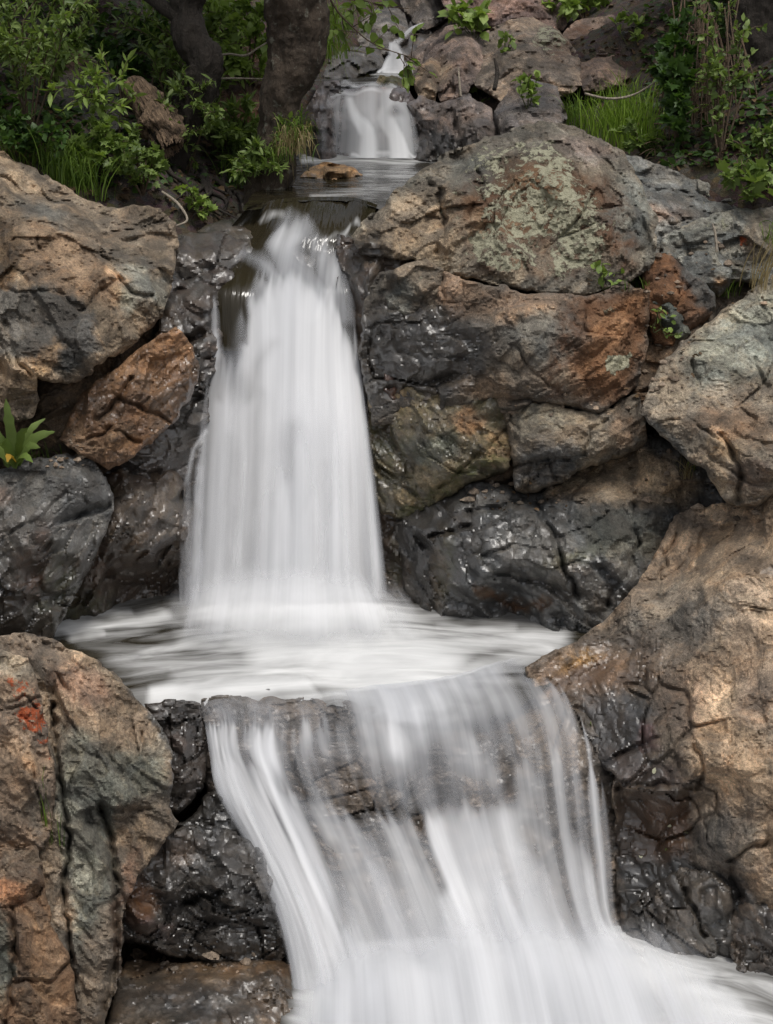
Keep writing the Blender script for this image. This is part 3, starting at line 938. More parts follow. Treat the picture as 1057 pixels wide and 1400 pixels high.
rock('brown bedrock steps under the lower cascade',
     [(255, 975, -3.1), (275, 952, -3.02), (350, 945, -3.02), (450, 940, -3.04), (600, 925, -3.1), (720, 905, -3.08), (790, 890, 6.75), (860, 960, 6.5), (870, 1150, 6.2), (870, 1330, 6.05),
      (700, 1380, 5.95), (560, YB, 5.7), (400, YB, 5.6), (400, 1320, 5.98), (350, 1160, 6.12), (282, 1085, 6.2)],
     [(280, 985, 6.2), (350, 972, 6.2), (430, 975, 6.22), (500, 980, 6.17), (560, 1000, 6.14), (650, 1020, 6.12), (720, 1000, 6.2), (400, 1040, 6.14), (330, 1030, 6.12), (520, 1088, 6.04), (650, 1085, 6.04), (750, 1050, 6.12),
      (460, 1180, 5.98), (600, 1180, 6.0), (750, 1180, 6.04), (600, 1110, 6.1), (580, 1290, 5.85), (740, 1290, 5.92), (820, 1040, 6.22), (820, 1180, 6.14), (790, 960, 6.4)],
     flush=0, col=(.18, .145, .115), wet=.55, seed=47, size=.2, k=.18, k2=.16, rough=.006, thick=.5, ang=5,
     items=[('col', (.21, .155, .105), 16, ('e', 740, 1010, 50, 60)), ('col', (.24, .20, .165), 16, ('e', 560, 1050, 90, 40))])

rock('brown bedrock showing in the joints between the stones at left',
     [(X0, 420, 7.5), (60, 440, 7.35), (180, 440, 7.5), (250, 420, 7.7), (300, 500, 7.7), (300, 660, 7.6), (150, 690, 7.4), (60, 660, 7.3), (X0, 660, 7.2)],
     [(60, 580, 7.14), (20, 600, 7.1), (70, 540, 7.12), (150, 560, 7.22), (120, 640, 7.12), (200, 620, 7.3)], col=(.17, .115, .07), wet=.2, seed=48, size=.2, flush=0, ang=30)
# ------------------------------------------------------------------ stones, right of the fall
rock('brown bedrock showing in the joints between the stones at right',
     [(480, 330, 8.3), (700, 250, 8.6), (900, 230, 8.7), (X1, 280, 8.7), (X1, 720, 7.3), (1000, 740, 7.3), (900, 820, 7.35), (700, 860, 7.5), (560, 860, 7.6), (490, 600, 7.85)],
     [(560, 360, 7.9), (700, 400, 7.8), (890, 390, 7.8), (700, 545, 7.5), (860, 560, 7.5), (930, 600, 7.6), (960, 470, 7.72), (1000, 400, 7.95), (560, 700, 7.62), (700, 660, 7.45), (800, 640, 7.62), (980, 690, 7.42), (880, 470, 7.62), (640, 660, 7.5)],
     col=(.19, .145, .105), wet=.15, seed=49, size=.24, flush=0, step=3.2, thick=.4)
rock('broad lichen-covered boulder right of the upper pool',
     [(478, 322, 7.85), (498, 302, 7.92), (540, 262, 8.12), (580, 226, 8.3), (640, 195, 8.45), (690, 180, 8.5), (738, 166, 8.5), (775, 170, 8.5), (815, 186, 8.45), (846, 204, 8.35), (872, 240, 8.2), (900, 300, 8.0), (890, 372, 7.7),
      (800, 405, 7.47), (720, 397, 7.43), (620, 375, 7.48), (560, 353, 7.6), (520, 352, 7.65), (490, 347, 7.72)],
     [(600, 243, 7.95), (650, 225, 7.95), (715, 205, 7.98), (780, 205, 8.0), (640, 300, 7.62), (740, 280, 7.66), (820, 300, 7.62), (565, 300, 7.78), (530, 312, 7.76), (700, 372, 7.42), (845, 350, 7.58), (820, 240, 7.86), (760, 240, 7.78), (525, 335, 7.68), (600, 330, 7.6)],
     col=(.235, .20, .15), seed=52, size=.40, k=.2, ang=35, thick=.9,
     items=[('col', (.30, .235, .165), 14, [(500, 300), (600, 235), (640, 260), (610, 350), (500, 345)]), ('col', (.17, .115, .07), 16, ('e', 720, 270, 90, 60)), ('rust', .6, 16, ('e', 740, 300, 120, 80)),
            ('lich', .62, 30, [(640, 200), (760, 180), (810, 240), (850, 310), (830, 370), (760, 390), (660, 370), (620, 350), (650, 280)]),
            ('lich', .56, 20, ('e', 690, 240, 50, 30)), ('lich', .66, 12, ('e', 690, 330, 46, 36)), ('lich', .68, 10, ('e', 790, 290, 20, 60, -15)), ('lich', .4, 12, ('e', 620, 300, 26, 50)), ('col', (.18, .17, .14), 12, ('e', 640, 235, 40, 24, -20)),
            ('col', (.20, .20, .17), 12, ('e', 860, 290, 30, 50)), ('col', (.28, .22, .18), 8, ('e', 800, 200, 40, 14, 15)), ('rust', .9, 10, ('e', 850, 345, 20, 28)), ('lich', 0.3, 10, ('e', 745, 345, 14, 22)),
            ('wet', .8, 12, [(470, 320), (505, 310), (530, 330), (540, 360), (480, 350)]), ('col', (.10, .08, .06), 10, [(470, 320), (505, 310), (525, 330), (535, 360), (480, 350)])],
     cracks=[([(575, 235), (600, 262), (608, 300), (600, 345)], 4, .05), ([(540, 265), (575, 290), (600, 300)], 3, .03), ([(640, 200), (660, 250), (640, 300)], 3, .03), ([(815, 285), (850, 282), (840, 270)], 4, .05), ([(690, 185), (720, 215)], 3, .02)])

rock('rust and grey block under the lichen boulder with one white lichen spot',
     [(496, 420, 7.7), (520, 372, 7.7), (560, 358, 7.66), (620, 376, 7.52), (720, 400, 7.44), (800, 406, 7.46), (845, 390, 7.52), (890, 395, 7.55), (889, 440, 7.5), (882, 490, 7.42), (872, 527, 7.36), (820, 566, 7.28),
      (760, 552, 7.3), (700, 560, 7.3), (640, 560, 7.38), (560, 575, 7.48), (510, 580, 7.58), (490, 480, 7.68)],
     [(600, 450, 7.38), (700, 445, 7.26), (800, 465, 7.22), (845, 440, 7.32), (560, 430, 7.52), (740, 525, 7.2), (640, 500, 7.34), (835, 520, 7.26), (690, 405, 7.4)],
     micro=0.7, col=(.17, .145, .115), seed=56, size=.42, k=.16, ang=30, thick=.7,
     items=[('col', (.27, .18, .115), 14, [(560, 365), (640, 385), (720, 405), (800, 410), (720, 440), (620, 430)]), ('col', (.24, .135, .07), 16, [(790, 405), (890, 395), (885, 470), (850, 550), (790, 540), (770, 470)]), ('rust', .75, 16, [(780, 405), (890, 395), (885, 470), (850, 550), (740, 545), (760, 470)]),
            ('col', (.14, .135, .12), 16, ('e', 740, 460, 60, 36)), ('lich', .55, 6, ('e', 832, 425, 20, 8)), ('lich', .95, 5, ('e', 846, 494, 16, 9, -15)), ('lich', .5, 6, ('e', 707, 446, 6, 4)), ('lich', .5, 6, ('e', 787, 480, 4, 4)),
            ('wet', .85, 26, [(470, 430), (600, 410), (680, 470), (640, 530), (500, 575)]), ('col', (.085, .072, .058), 26, [(470, 430), (600, 412), (690, 470), (640, 530), (500, 575)]), ('col', (.25, .18, .12), 12, ('e', 660, 530, 40, 14, 10)), ('col', (.30, .20, .13), 10, ('e', 615, 395, 16, 30))],
     cracks=[([(700, 470), (730, 510), (770, 540)], 3, .02), ([(600, 375), (608, 420)], 3, .03), ([(640, 560), (680, 545), (720, 548), (800, 566)], 5, .06)])

rock('small grey-brown stone wedged under the left end of the lichen boulder',
     [(516, 395, 7.6), (530, 372, 7.6), (552, 358, 7.6), (582, 352, 7.6), (606, 368, 7.56), (606, 395, 7.52), (592, 424, 7.52), (555, 437, 7.55), (525, 425, 7.6)],
     [(560, 380, 7.45), (580, 400, 7.42), (545, 410, 7.48)], col=(.25, .20, .145), seed=59, size=.16, thick=.3, wet=.15,
     items=[('col', (.20, .19, .16), 8, ('e', 550, 410, 24, 20)), ('lich', .4, 8, ('e', 580, 385, 12, 14))])

rock('olive green algae-stained rock beside the tall fall',
     [(500, 545, 7.62), (560, 530, 7.52), (640, 535, 7.42), (690, 545, 7.34), (698, 600, 7.3), (698, 640, 7.28), (650, 655, 7.34), (600, 686, 7.4), (555, 712, 7.46), (520, 700, 7.55), (505, 650, 7.58)],
     [(560, 600, 7.38), (600, 585, 7.3), (640, 575, 7.28), (655, 610, 7.22), (580, 655, 7.36), (530, 620, 7.48), (620, 640, 7.26)],
     col=(.20, .155, .09), wet=.5, seed=62, size=.24, k=.3, ang=-28, tilt=30, thick=.45, moss=.25,
     items=[('col', (.36, .22, .12), 9, ('e', 640, 578, 26, 20)), ('wet', .1, 9, ('e', 640, 578, 26, 20)), ('moss', 0.0, 9, ('e', 640, 578, 30, 22)), ('col', (.15, .16, .13), 12, ('e', 585, 615, 34, 20)), ('moss', .75, 12, [(545, 700), (600, 655), (690, 600), (696, 620), (620, 675), (560, 712)]),
            ('moss', .6, 14, ('e', 530, 600, 26, 44)), ('wet', .8, 14, ('e', 525, 620, 26, 80)), ('col', (.34, .24, .15), 8, ('e', 680, 620, 16, 22)), ('wet', 0, 8, ('e', 680, 620, 16, 22))],
     cracks=[([(600, 668), (650, 625), (695, 590)], 3, .03)])

rock('grey and tan jointed ledge below the rust block',
     [(677, 541, 7.38), (700, 550, 7.36), (760, 553, 7.34), (820, 566, 7.3), (872, 535, 7.38), (884, 565, 7.32), (884, 602, 7.26), (845, 622, 7.26), (792, 642, 7.28), (735, 672, 7.28), (704, 670, 7.28), (697, 620, 7.3), (690, 580, 7.33)],
     [(760, 590, 7.16), (830, 590, 7.18), (712, 600, 7.2), (722, 640, 7.18), (790, 615, 7.16), (865, 570, 7.24), (720, 560, 7.28)],
     col=(.25, .205, .15), seed=65, size=.22, k=.26, ang=15, thick=.4,
     items=[('col', (.13, .125, .115), 9, [(705, 620), (760, 605), (800, 620), (785, 645), (700, 675)]), ('col', (.29, .20, .13), 10, ('e', 855, 590, 22, 20)), ('col', (.27, .24, .18), 10, ('e', 740, 570, 40, 16))],
     cracks=[([(697, 640), (745, 628), (800, 625)], 3.5, .05), ([(725, 632), (722, 672)], 3, .04), ([(680, 545), (692, 590), (699, 640)], 4, .05), ([(800, 620), (805, 590), (830, 575)], 3, .04), ([(750, 628), (756, 655)], 3, .03)])

rock('slate grey wet rock with a tan crown at the right side of the pool',
     [(540, 712, 7.5), (600, 684, 7.42), (650, 658, 7.38), (700, 664, 7.38), (738, 676, 7.42), (800, 638, 7.5), (860, 604, 7.5), (905, 592, 7.42), (965, 630, 7.3), (1000, 690, 7.2), (965, 712, 7.22), (910, 790, 7.1), (890, 840, 7.0), (870, 880, 6.9),
      (790, 880, 6.98), (740, 880, 7.02), (690, 880, 7.1), (600, 880, 7.2), (560, 860, 7.4), (545, 760, 7.46)],
     [(655, 690, 7.22), (700, 700, 7.16), (740, 704, 7.2), (800, 690, 7.2), (860, 680, 7.18), (910, 685, 7.16), (610, 735, 7.14), (700, 765, 7.0), (775, 765, 6.98), (850, 765, 6.98), (640, 800, 7.05), (610, 800, 7.16), (655, 822, 7.14), (700, 828, 7.22), (745, 822, 7.05), (800, 835, 6.96), (590, 760, 7.25),
      (845, 640, 7.38)],
     flush=.1, col=(.125, .122, .115), wet=.55, seed=68, size=.3, k=.22, ang=-30, tilt=30, thick=.6, step=2.5,
     items=[('col', (.42, .31, .20), 16, [(750, 672), (800, 635), (860, 610), (905, 620), (950, 665), (940, 700), (860, 690), (800, 690)]), ('wet', 0, 16, [(740, 675), (800, 630), (860, 605), (905, 615), (960, 665), (960, 710), (860, 695), (790, 700)]),
            ('col', (.17, .165, .135), 18, ('e', 850, 730, 60, 34, 10)), ('wet', .15, 18, ('e', 850, 735, 60, 40, 10)), ('col', (.20, .20, .15), 10, ('e', 790, 760, 40, 10, -20)),
            ('wet', .85, 20, [(545, 700), (640, 670), (740, 760), (780, 850), (600, 870)]), ('col', (.075, .068, .06), 12, [(540, 690), (620, 680), (640, 720), (600, 760), (590, 850), (545, 850)]), ('col', (.12, .075, .03), 10, ('e', 602, 780, 14, 50)), ('moss', .5, 8, ('e', 610, 770, 14, 40)),
            ('rust', .9, 6, ('s', 5, [(650, 805), (690, 826), (745, 826)])), ('col', (.15, .08, .03), 6, ('s', 6, [(650, 805), (690, 826), (745, 826)]))],
     cracks=[([(735, 690), (760, 735), (775, 780), (795, 815)], 4.5, .07), ([(640, 700), (690, 690), (720, 680)], 5, .05), ([(590, 735), (640, 720)], 4, .05), ([(865, 690), (872, 740), (860, 780), (830, 825)], 4, .05), ([(760, 735), (800, 725), (830, 700)], 2.5, .02), ([(655, 760), (700, 745), (760, 750)], 2.5, .02)])

rock('pale grey-tan slab sloping in from the right edge',
     [(878, 562, 7.14), (882, 540, 7.25), (902, 500, 7.38), (942, 460, 7.52), (980, 430, 7.62), (1020, 402, 7.72), (1057, 375, 7.82), (X1, 300, 8.1), (X1, 700, 6.4), (1057, 676, 6.72), (1030, 690, 6.75), (1008, 692, 6.78), (988, 682, 6.82), (962, 642, 6.88), (932, 618, 6.94), (907, 600, 7.0), (890, 582, 7.06)],
     [(960, 520, 7.08), (1020, 480, 7.18), (1057, 560, 6.86), (962, 580, 6.9), (1000, 620, 6.74), (1050, 640, 6.62), (920, 540, 7.1), (900, 575, 7.0), (1000, 545, 6.98), (1057, 470, 7.2), (985, 600, 6.78)],
     micro=0.8, col=(.30, .245, .18), seed=72, size=.38, k=.11, k2=.14, terr=.3, ang=28, tilt=40, thick=.8,
     items=[('col', (.25, .25, .205), 16, [(930, 480), (1000, 420), (1100, 350), (1100, 500), (1000, 520), (950, 530)]), ('lich', .33, 20, [(940, 480), (1000, 425), (1100, 360), (1100, 520), (1000, 530)]), ('col', (.29, .20, .13), 12, ('e', 1000, 580, 60, 24, 10)), ('col', (.17, .13, .10), 10, ('e', 1030, 650, 30, 26)), ('col', (.16, .15, .13), 8, ('s', 8, [(882, 570), (920, 612), (965, 650)])),
            ('col', (.30, .22, .14), 10, ('e', 995, 615, 24, 14))],
     cracks=[([(945, 495), (955, 520)], 3, .03), ([(1030, 490), (1050, 530)], 4, .04), ([(985, 590), (1012, 640), (1010, 690)], 5, .06), ([(900, 580), (940, 570), (985, 600)], 3, .03), ([(1000, 595), (1057, 610)], 3, .03)])

rock('huge tan slab filling the lower right, wet black towards the cascade',
     [(718, 914, 6.42), (760, 890, 6.55), (792, 872, 6.68), (830, 845, 6.82), (870, 800, 6.95), (900, 755, 7.12), (922, 705, 7.2), (960, 690, 7.12), (1000, 692, 7.05), (1057, 676, 7.0), (X1, 650, 6.8), (X1, 1350, 5.3), (1057, 1290, 5.75),
      (1010, 1250, 5.85), (960, 1215, 5.95), (900, 1225, 6.0), (850, 1300, 6.0), (842, 1180, 6.1), (838, 1060, 6.2), (800, 1020, 6.3), (750, 990, 6.30), (732, 950, 6.36)],
     [(800, 920, 6.48), (840, 890, 6.55), (905, 850, 6.52), (1000, 800, 6.42), (1057, 760, 6.5), (900, 960, 6.22), (980, 1000, 6.02), (1050, 900, 6.12), (870, 1000, 6.2), (950, 1050, 5.96), (1050, 1050, 5.82), (930, 1082, 5.95),
      (850, 1072, 6.06), (855, 1095, 6.2), (940, 1105, 6.06), (945, 1160, 5.98), (900, 1150, 6.12), (1020, 1150, 5.78), (970, 1150, 5.9), (930, 720, 7.05), (960, 760, 6.8), (780, 960, 6.42), (1057, 1200, 5.75), (1000, 900, 6.25)],
     micro=0.6, col=(.33, .245, .17), seed=76, size=.42, k=.07, k2=.10, terr=.2, ang=12, tilt=45, thick=.9,
     items=[('col', (.24, .20, .155), 22, [(840, 850), (900, 790), (1000, 790), (1010, 850), (920, 900), (830, 900)]), ('col', (.40, .30, .205), 18, ('e', 985, 760, 60, 34, -20)), ('col', (.40, .295, .20), 20, ('e', 1000, 1020, 70, 80)), ('col', (.37, .26, .18), 16, ('e', 930, 960, 34, 40)), ('col', (.26, .20, .15), 16, ('e', 1035, 960, 30, 40)),
            ('col', (.16, .12, .085), 10, ('e', 1040, 770, 30, 14, 15)), ('wet', .3, 10, ('e', 1040, 770, 30, 14, 15)), ('col', (.20, .165, .13), 18, ('e', 990, 1150, 50, 40)),
            ('wet', .55, 22, [(720, 905), (800, 870), (900, 870), (920, 920), (860, 960), (740, 960)]), ('col', (.19, .13, .085), 18, [(720, 905), (800, 875), (890, 880), (900, 930), (840, 960), (740, 960)]), ('col', (.36, .20, .06), 8, ('e', 790, 905, 26, 10, -15)), ('rust', .5, 14, ('e', 790, 925, 60, 20)),
            ('wet', .85, 16, [(730, 955), (850, 945), (900, 975), (905, 1060), (950, 1075), (945, 1180), (1020, 1210), (1057, 1300), (840, 1320), (830, 1060)]), ('col', (.095, .085, .08), 16, [(730, 960), (850, 950), (890, 985), (895, 1060), (840, 1075), (760, 1020)]), ('col', (.15, .105, .08), 10, [(835, 1030), (930, 1040), (945, 1075), (845, 1078)]),
            ('col', (.10, .055, .028), 8, [(842, 1085), (940, 1080), (948, 1170), (900, 1200), (842, 1200)]), ('rust', .6, 12, ('e', 910, 1130, 36, 40)), ('col', (.06, .055, .05), 12, [(842, 1180), (940, 1170), (1020, 1200), (1057, 1290), (850, 1310)]), ('col', (.13, .12, .11), 10, ('e', 870, 970, 30, 20)),
            ('col', (.30, .17, .15), 8, ('e', 885, 1010, 12, 14)), ('lich', .25, 16, ('e', 1035, 960, 30, 60))],
     cracks=[([(950, 1020), (962, 1050), (955, 1080)], 4, .05), ([(842, 1075), (900, 1072), (945, 1076)], 4, .03), ([(900, 1010), (860, 1025), (840, 1030)], 3, .03), ([(1000, 1180), (1020, 1160), (1057, 1150)], 4, .05), ([(930, 720), (910, 760), (905, 790)], 4, .04), ([(985, 725), (1030, 715), (1057, 705)], 3, .03), ([(870, 830), (900, 815), (930, 812)], 2.5, .02), ([(1000, 1190), (1012, 1225)], 5, .08)])

rock('dark wet rock at the foot of the big slab beside the foam',
     [(845, 1275, 6.05), (862, 1240, 6.08), (885, 1212, 6.1), (930, 1186, 6.08), (975, 1190, 6.0), (1002, 1215, 5.95), (1008, 1250, 5.88), (1012, 1310, 5.78), (960, 1340, 5.78), (860, 1330, 5.92)],
     [(900, 1240, 5.95), (950, 1225, 5.9), (985, 1240, 5.84), (930, 1275, 5.86)], col=(.10, .085, .07), wet=.85, seed=79, size=.18, ang=-25, thick=.4,
     cracks=[([(940, 1215), (950, 1250), (965, 1280)], 3, .04)])
rock('dark brown wet rock at the right edge above the foam',
     [(995, 1260, 5.92), (1012, 1228, 5.95), (1057, 1212, 5.92), (X1, 1200, 5.7), (X1, 1360, 5.4), (1057, 1345, 5.68), (1005, 1330, 5.78)],
     [(1030, 1245, 5.78), (1057, 1260, 5.7), (1030, 1290, 5.75)], col=(.12, .095, .075), wet=.8, seed=81, size=.18, ang=20, thick=.4)

rock('flat grey layered ledge behind the lichen boulder',
     [(842, 206, 8.6), (880, 216, 8.65), (930, 236, 8.62), (985, 256, 8.55), (1004, 272, 8.45), (1012, 300, 8.25), (960, 335, 8.05), (900, 352, 7.92), (862, 345, 7.95), (850, 270, 8.2)],
     [(890, 250, 8.3), (940, 272, 8.22), (900, 300, 8.02), (950, 305, 8.02), (880, 330, 7.9), (980, 290, 8.2)], col=(.20, .195, .175), seed=84, size=.2, ang=18, tilt=20, thick=.5, k=.26,
     items=[('col', (.30, .22, .17), 9, ('e', 905, 290, 36, 10, 10)), ('col', (.13, .13, .12), 8, ('e', 900, 335, 40, 14)), ('lich', .4, 10, ('e', 960, 275, 30, 16))],
     cracks=[([(858, 240), (900, 262), (950, 262), (1000, 280)], 3, .04), ([(870, 290), (920, 302), (990, 305)], 3, .05)])
rock('grey rock at the right edge with an orange spot',
     [(900, 350, 7.9), (912, 318, 8.05), (960, 298, 8.15), (1010, 285, 8.25), (1057, 284, 8.25), (X1, 290, 8.1), (X1, 400, 7.7), (1057, 392, 7.85), (1000, 385, 7.85), (940, 358, 7.88)],
     [(970, 325, 7.95), (1030, 315, 7.95), (1057, 340, 7.9), (1000, 350, 7.84)], col=(.21, .205, .175), seed=86, size=.24, ang=10, thick=.5,
     items=[('orange', .8, 5, ('e', 1020, 333, 9, 7)), ('lich', .42, 12, ('e', 1000, 310, 50, 20)), ('col', (.26, .21, .15), 10, ('e', 1040, 320, 26, 30))])
rock('rust red block on the ledge above the pale slab',
     [(878, 372, 7.72), (888, 352, 7.78), (908, 346, 7.8), (922, 352, 7.8), (948, 380, 7.72), (975, 398, 7.66), (978, 420, 7.6), (960, 440, 7.55), (920, 470, 7.5), (892, 470, 7.5), (884, 430, 7.58)],
     [(905, 370, 7.6), (912, 400, 7.5), (935, 405, 7.52), (900, 430, 7.48), (940, 430, 7.48)], col=(.21, .105, .05), seed=88, size=.17, thick=.4, rust=.6,
     items=[('col', (.12, .12, .11), 7, [(925, 355), (985, 385), (985, 430), (950, 420)]), ('rust', 0.1, 7, [(925, 355), (985, 385), (985, 430), (950, 420)]), ('lich', .35, 8, ('e', 960, 405, 14, 14))])
rock('squared grey stone with a tan corner beside the rust block',
     [(925, 352, 7.95), (945, 345, 8.0), (985, 345, 8.0), (1003, 360, 7.92), (1000, 385, 7.85), (982, 400, 7.78), (960, 392, 7.78), (935, 372, 7.85)],
     [(960, 362, 7.84), (985, 375, 7.78)], col=(.19, .19, .17), seed=90, size=.16, thick=.3, items=[('col', (.36, .23, .13), 5, ('e', 978, 384, 10, 8))])
rock('thin grey-green stone flake standing in the gap',
     [(892, 413, 7.5), (912, 408, 7.52), (930, 425, 7.5), (946, 455, 7.46), (932, 466, 7.44), (912, 448, 7.45), (897, 430, 7.48)],
     [(918, 432, 7.42)], col=(.20, .22, .18), seed=92, size=.14, thick=.1, jag=1.5, edge=(5, .03))
rock('brown shadowed stone filling the gap under the rust block',
     [(870, 440, 7.62), (905, 440, 7.62), (960, 445, 7.62), (975, 470, 7.55), (920, 510, 7.4), (880, 570, 7.32), (860, 560, 7.38), (868, 500, 7.5)],
     [(900, 480, 7.5), (880, 520, 7.44)], col=(.20, .135, .085), seed=94, size=.2, thick=.4)

# ------------------------------------------------------------------ stones, upstream
rock('brown bedrock showing between the boulders up the brook', [(540, 60, 12.6), (620, 20, 13), (760, 20, 12.9), (900, 20, 12.6), (930, 120, 11.2), (860, 190, 10.2), (700, 215, 10.1), (600, 225, 10.3), (550, 180, 10.7)],
     [(640, 130, 10.75), (760, 130, 10.5), (690, 150, 10.35), (600, 90, 11.4), (800, 60, 11.7), (700, 60, 11.8)], col=(.20, .155, .13), seed=105, size=.22, k=.34, k2=.3, flush=0, thick=.4)
UP = [
    ('wet purple-grey rock at the right of the small upper fall', [(556, 214, 10.15), (560, 180, 10.2), (556, 140, 10.35), (575, 132, 10.4), (602, 140, 10.2), (640, 128, 10.1), (672, 150, 9.9), (690, 185, 9.6), (700, 205, 9.4), (640, 225, 9.5), (590, 222, 9.9)],
     [(600, 165, 9.95), (640, 160, 9.75), (620, 195, 9.75), (660, 185, 9.5)], PURP, .35, [('wet', .85, 8, [(555, 130), (575, 135), (580, 180), (650, 205), (650, 225), (556, 220)]), ('col', (.09, .08, .075), 8, [(556, 190), (600, 182), (660, 190), (660, 225), (556, 220)])]),
    ('tan knob of rock above the small upper fall', [(566, 118, 10.6), (572, 92, 10.8), (590, 80, 10.9), (602, 88, 10.8), (606, 110, 10.6), (596, 136, 10.4), (574, 134, 10.4)], [(588, 100, 10.55)], (.30, .22, .15), .1, []),
    ('pinkish boulder by the third little fall', [(572, 96, 11.1), (585, 62, 11.3), (608, 38, 11.5), (640, 28, 11.5), (660, 50, 11.2), (664, 90, 10.8), (640, 128, 10.3), (602, 140, 10.3), (596, 110, 10.6)], [(610, 70, 10.9), (640, 70, 10.7), (625, 105, 10.4)], (.27, .20, .165), .1, [('col', (.36, .27, .19), 8, ('e', 600, 95, 18, 12, -30)), ('wet', .5, 6, ('e', 576, 80, 8, 26))]),
    ('broad tan rock with pale lichen on the right bank', [(636, 80, 11.0), (650, 48, 11.4), (690, 28, 11.6), (728, 22, 11.6), (764, 40, 11.3), (790, 78, 10.8), (800, 118, 10.2), (762, 134, 10.0), (736, 150, 9.8), (694, 142, 9.9), (652, 120, 10.3)],
     [(680, 60, 10.9), (730, 60, 10.7), (700, 100, 10.3), (750, 100, 10.2)], (.29, .225, .17), 0, [('lich', .62, 8, ('e', 752, 50, 24, 20, 20)), ('lich', .4, 10, ('e', 690, 50, 34, 14)), ('col', (.36, .27, .19), 8, ('e', 715, 85, 20, 8, -20)), ('rust', .6, 8, ('e', 765, 60, 10, 14))]),
    ('dark grey rock above the lichen boulder', [(676, 150, 9.9), (700, 118, 10.1), (730, 108, 10.1), (762, 118, 9.9), (776, 160, 9.4), (758, 182, 9.1), (710, 186, 9.2), (684, 190, 9.3)], [(720, 140, 9.6), (750, 145, 9.5), (700, 165, 9.4)], (.16, .14, .13), 0, [('col', (.25, .20, .165), 8, ('e', 712, 128, 20, 10))]),
    ('pitted brown rock high on the right bank', [(758, 60, 11.2), (790, 25, 11.6), (840, 20, 11.6), (876, 60, 11.1), (872, 100, 10.5), (845, 118, 10.2), (798, 128, 10.0), (780, 90, 10.6)], [(810, 60, 10.9), (845, 70, 10.6), (815, 100, 10.2)], (.215, .155, .12), 0, [('rust', .7, 8, ('e', 790, 40, 30, 14, 30)), ('lich', .4, 8, ('e', 840, 50, 16, 10))]),
    ('round grey stone under the shrubs at the top right', [(818, 38, 11.8), (830, 15, 12), (862, 4, 12.1), (900, 4, 12.1), (920, 30, 11.8), (905, 60, 11.3), (870, 66, 11.2), (840, 56, 11.4)], [(870, 30, 11.5)], (.15, .125, .115), 0, []),
    ('reddish rock at the top edge, right of the brook', [(590, -40, 13.2), (650, -60, 13.2), (760, -60, 13), (790, 0, 12.4), (770, 40, 11.8), (700, 40, 11.8), (650, 30, 12), (612, 20, 12.3)], [(680, 0, 12.1), (730, 5, 12)], (.25, .175, .15), 0, [('rust', .5, 10, ('e', 700, 10, 50, 16))]),
    ('shadowed brown rock behind the ivy at the top right', [(770, -60, 13), (900, -60, 13), (930, -10, 12.4), (915, 20, 12), (830, 22, 12), (780, 10, 12.4)], [(850, -10, 12.2)], (.12, .09, .075), 0, []),
    ('brown crumbling rock step behind the bright grass', [(840, 122, 10.4), (862, 80, 10.8), (905, 50, 11.2), (960, 45, 11.2), (985, 100, 10.5), (960, 150, 9.8), (880, 150, 9.8)], [(900, 90, 10.4), (940, 100, 10.3)], (.22, .155, .125), 0, []),
    ('wet rock left of the small upper fall', [(412, 214, 10.2), (414, 180, 10.3), (422, 140, 10.5), (440, 112, 10.7), (462, 108, 10.7), (470, 130, 10.5), (456, 150, 10.4), (462, 214, 10.1), (440, 222, 10.0)], [(436, 150, 10.2), (430, 185, 10.1), (446, 195, 10.05)], (.17, .14, .13), .6, []),
    ('purple-grey rock face behind the small upper fall', [(440, 222, 10.2), (436, 160, 10.4), (452, 128, 10.6), (500, 116, 10.7), (556, 120, 10.6), (580, 150, 10.4), (580, 222, 10.2)], [(470, 150, 10.3), (530, 150, 10.3), (470, 195, 10.15), (530, 195, 10.15)], (.20, .155, .145), .7, []),
    ('grey boulder at the head of the brook', [(488, 55, 12.3), (500, 20, 12.8), (530, 5, 13), (556, 18, 12.7), (560, 50, 12.2), (540, 72, 11.9), (505, 76, 11.9)], [(525, 40, 12.2)], (.16, .145, .13), 0, [('lich', .35, 8, ('e', 520, 25, 24, 12))]),
    ('dark wet stone left of the third little fall', [(440, 108, 11.3), (450, 80, 11.7), (480, 62, 12), (520, 62, 12), (530, 90, 11.7), (500, 100, 11.4), (470, 112, 11.1)], [(480, 85, 11.4)], (.12, .105, .09), .5, []),
    ('grey rock at the top edge beside the brook', [(552, -50, 13.6), (600, -50, 13.6), (612, 0, 13.1), (606, 30, 12.7), (580, 42, 12.5), (556, 20, 12.9), (545, -10, 13.3)], [(580, 5, 12.8)], (.17, .145, .125), 0, []),
    ('dark rock behind the third little fall', [(500, 102, 11.9), (520, 60, 12.3), (560, 30, 12.8), (590, 30, 12.8), (590, 62, 12.2), (575, 104, 11.9)], [(545, 70, 12.1)], (.12, .10, .085), .7, []),
    ('mossy stone in the brook above the small upper fall', [(514, 118, 10.75), (520, 104, 10.85), (536, 101, 10.85), (552, 110, 10.75), (556, 126, 10.6), (535, 128, 10.55), (518, 126, 10.6)], [(535, 114, 10.6)], (.14, .11, .06), .3, [('moss', .9, 5, ('e', 532, 112, 18, 9))]),
    ('flat ochre stone lying in the upper pool', [(408, 242, -1.275), (416, 232, -1.25), (440, 223, -1.24), (470, 224, -1.24), (488, 231, -1.25), (496, 239, -1.275), (478, 245, -1.29), (440, 247, -1.29)], [(450, 236, -1.238), (470, 236, -1.24)], (.36, .22, .11), .1, [('wet', .7, 3, ('s', 5, [(410, 244), (440, 249), (494, 242)]))]),
]
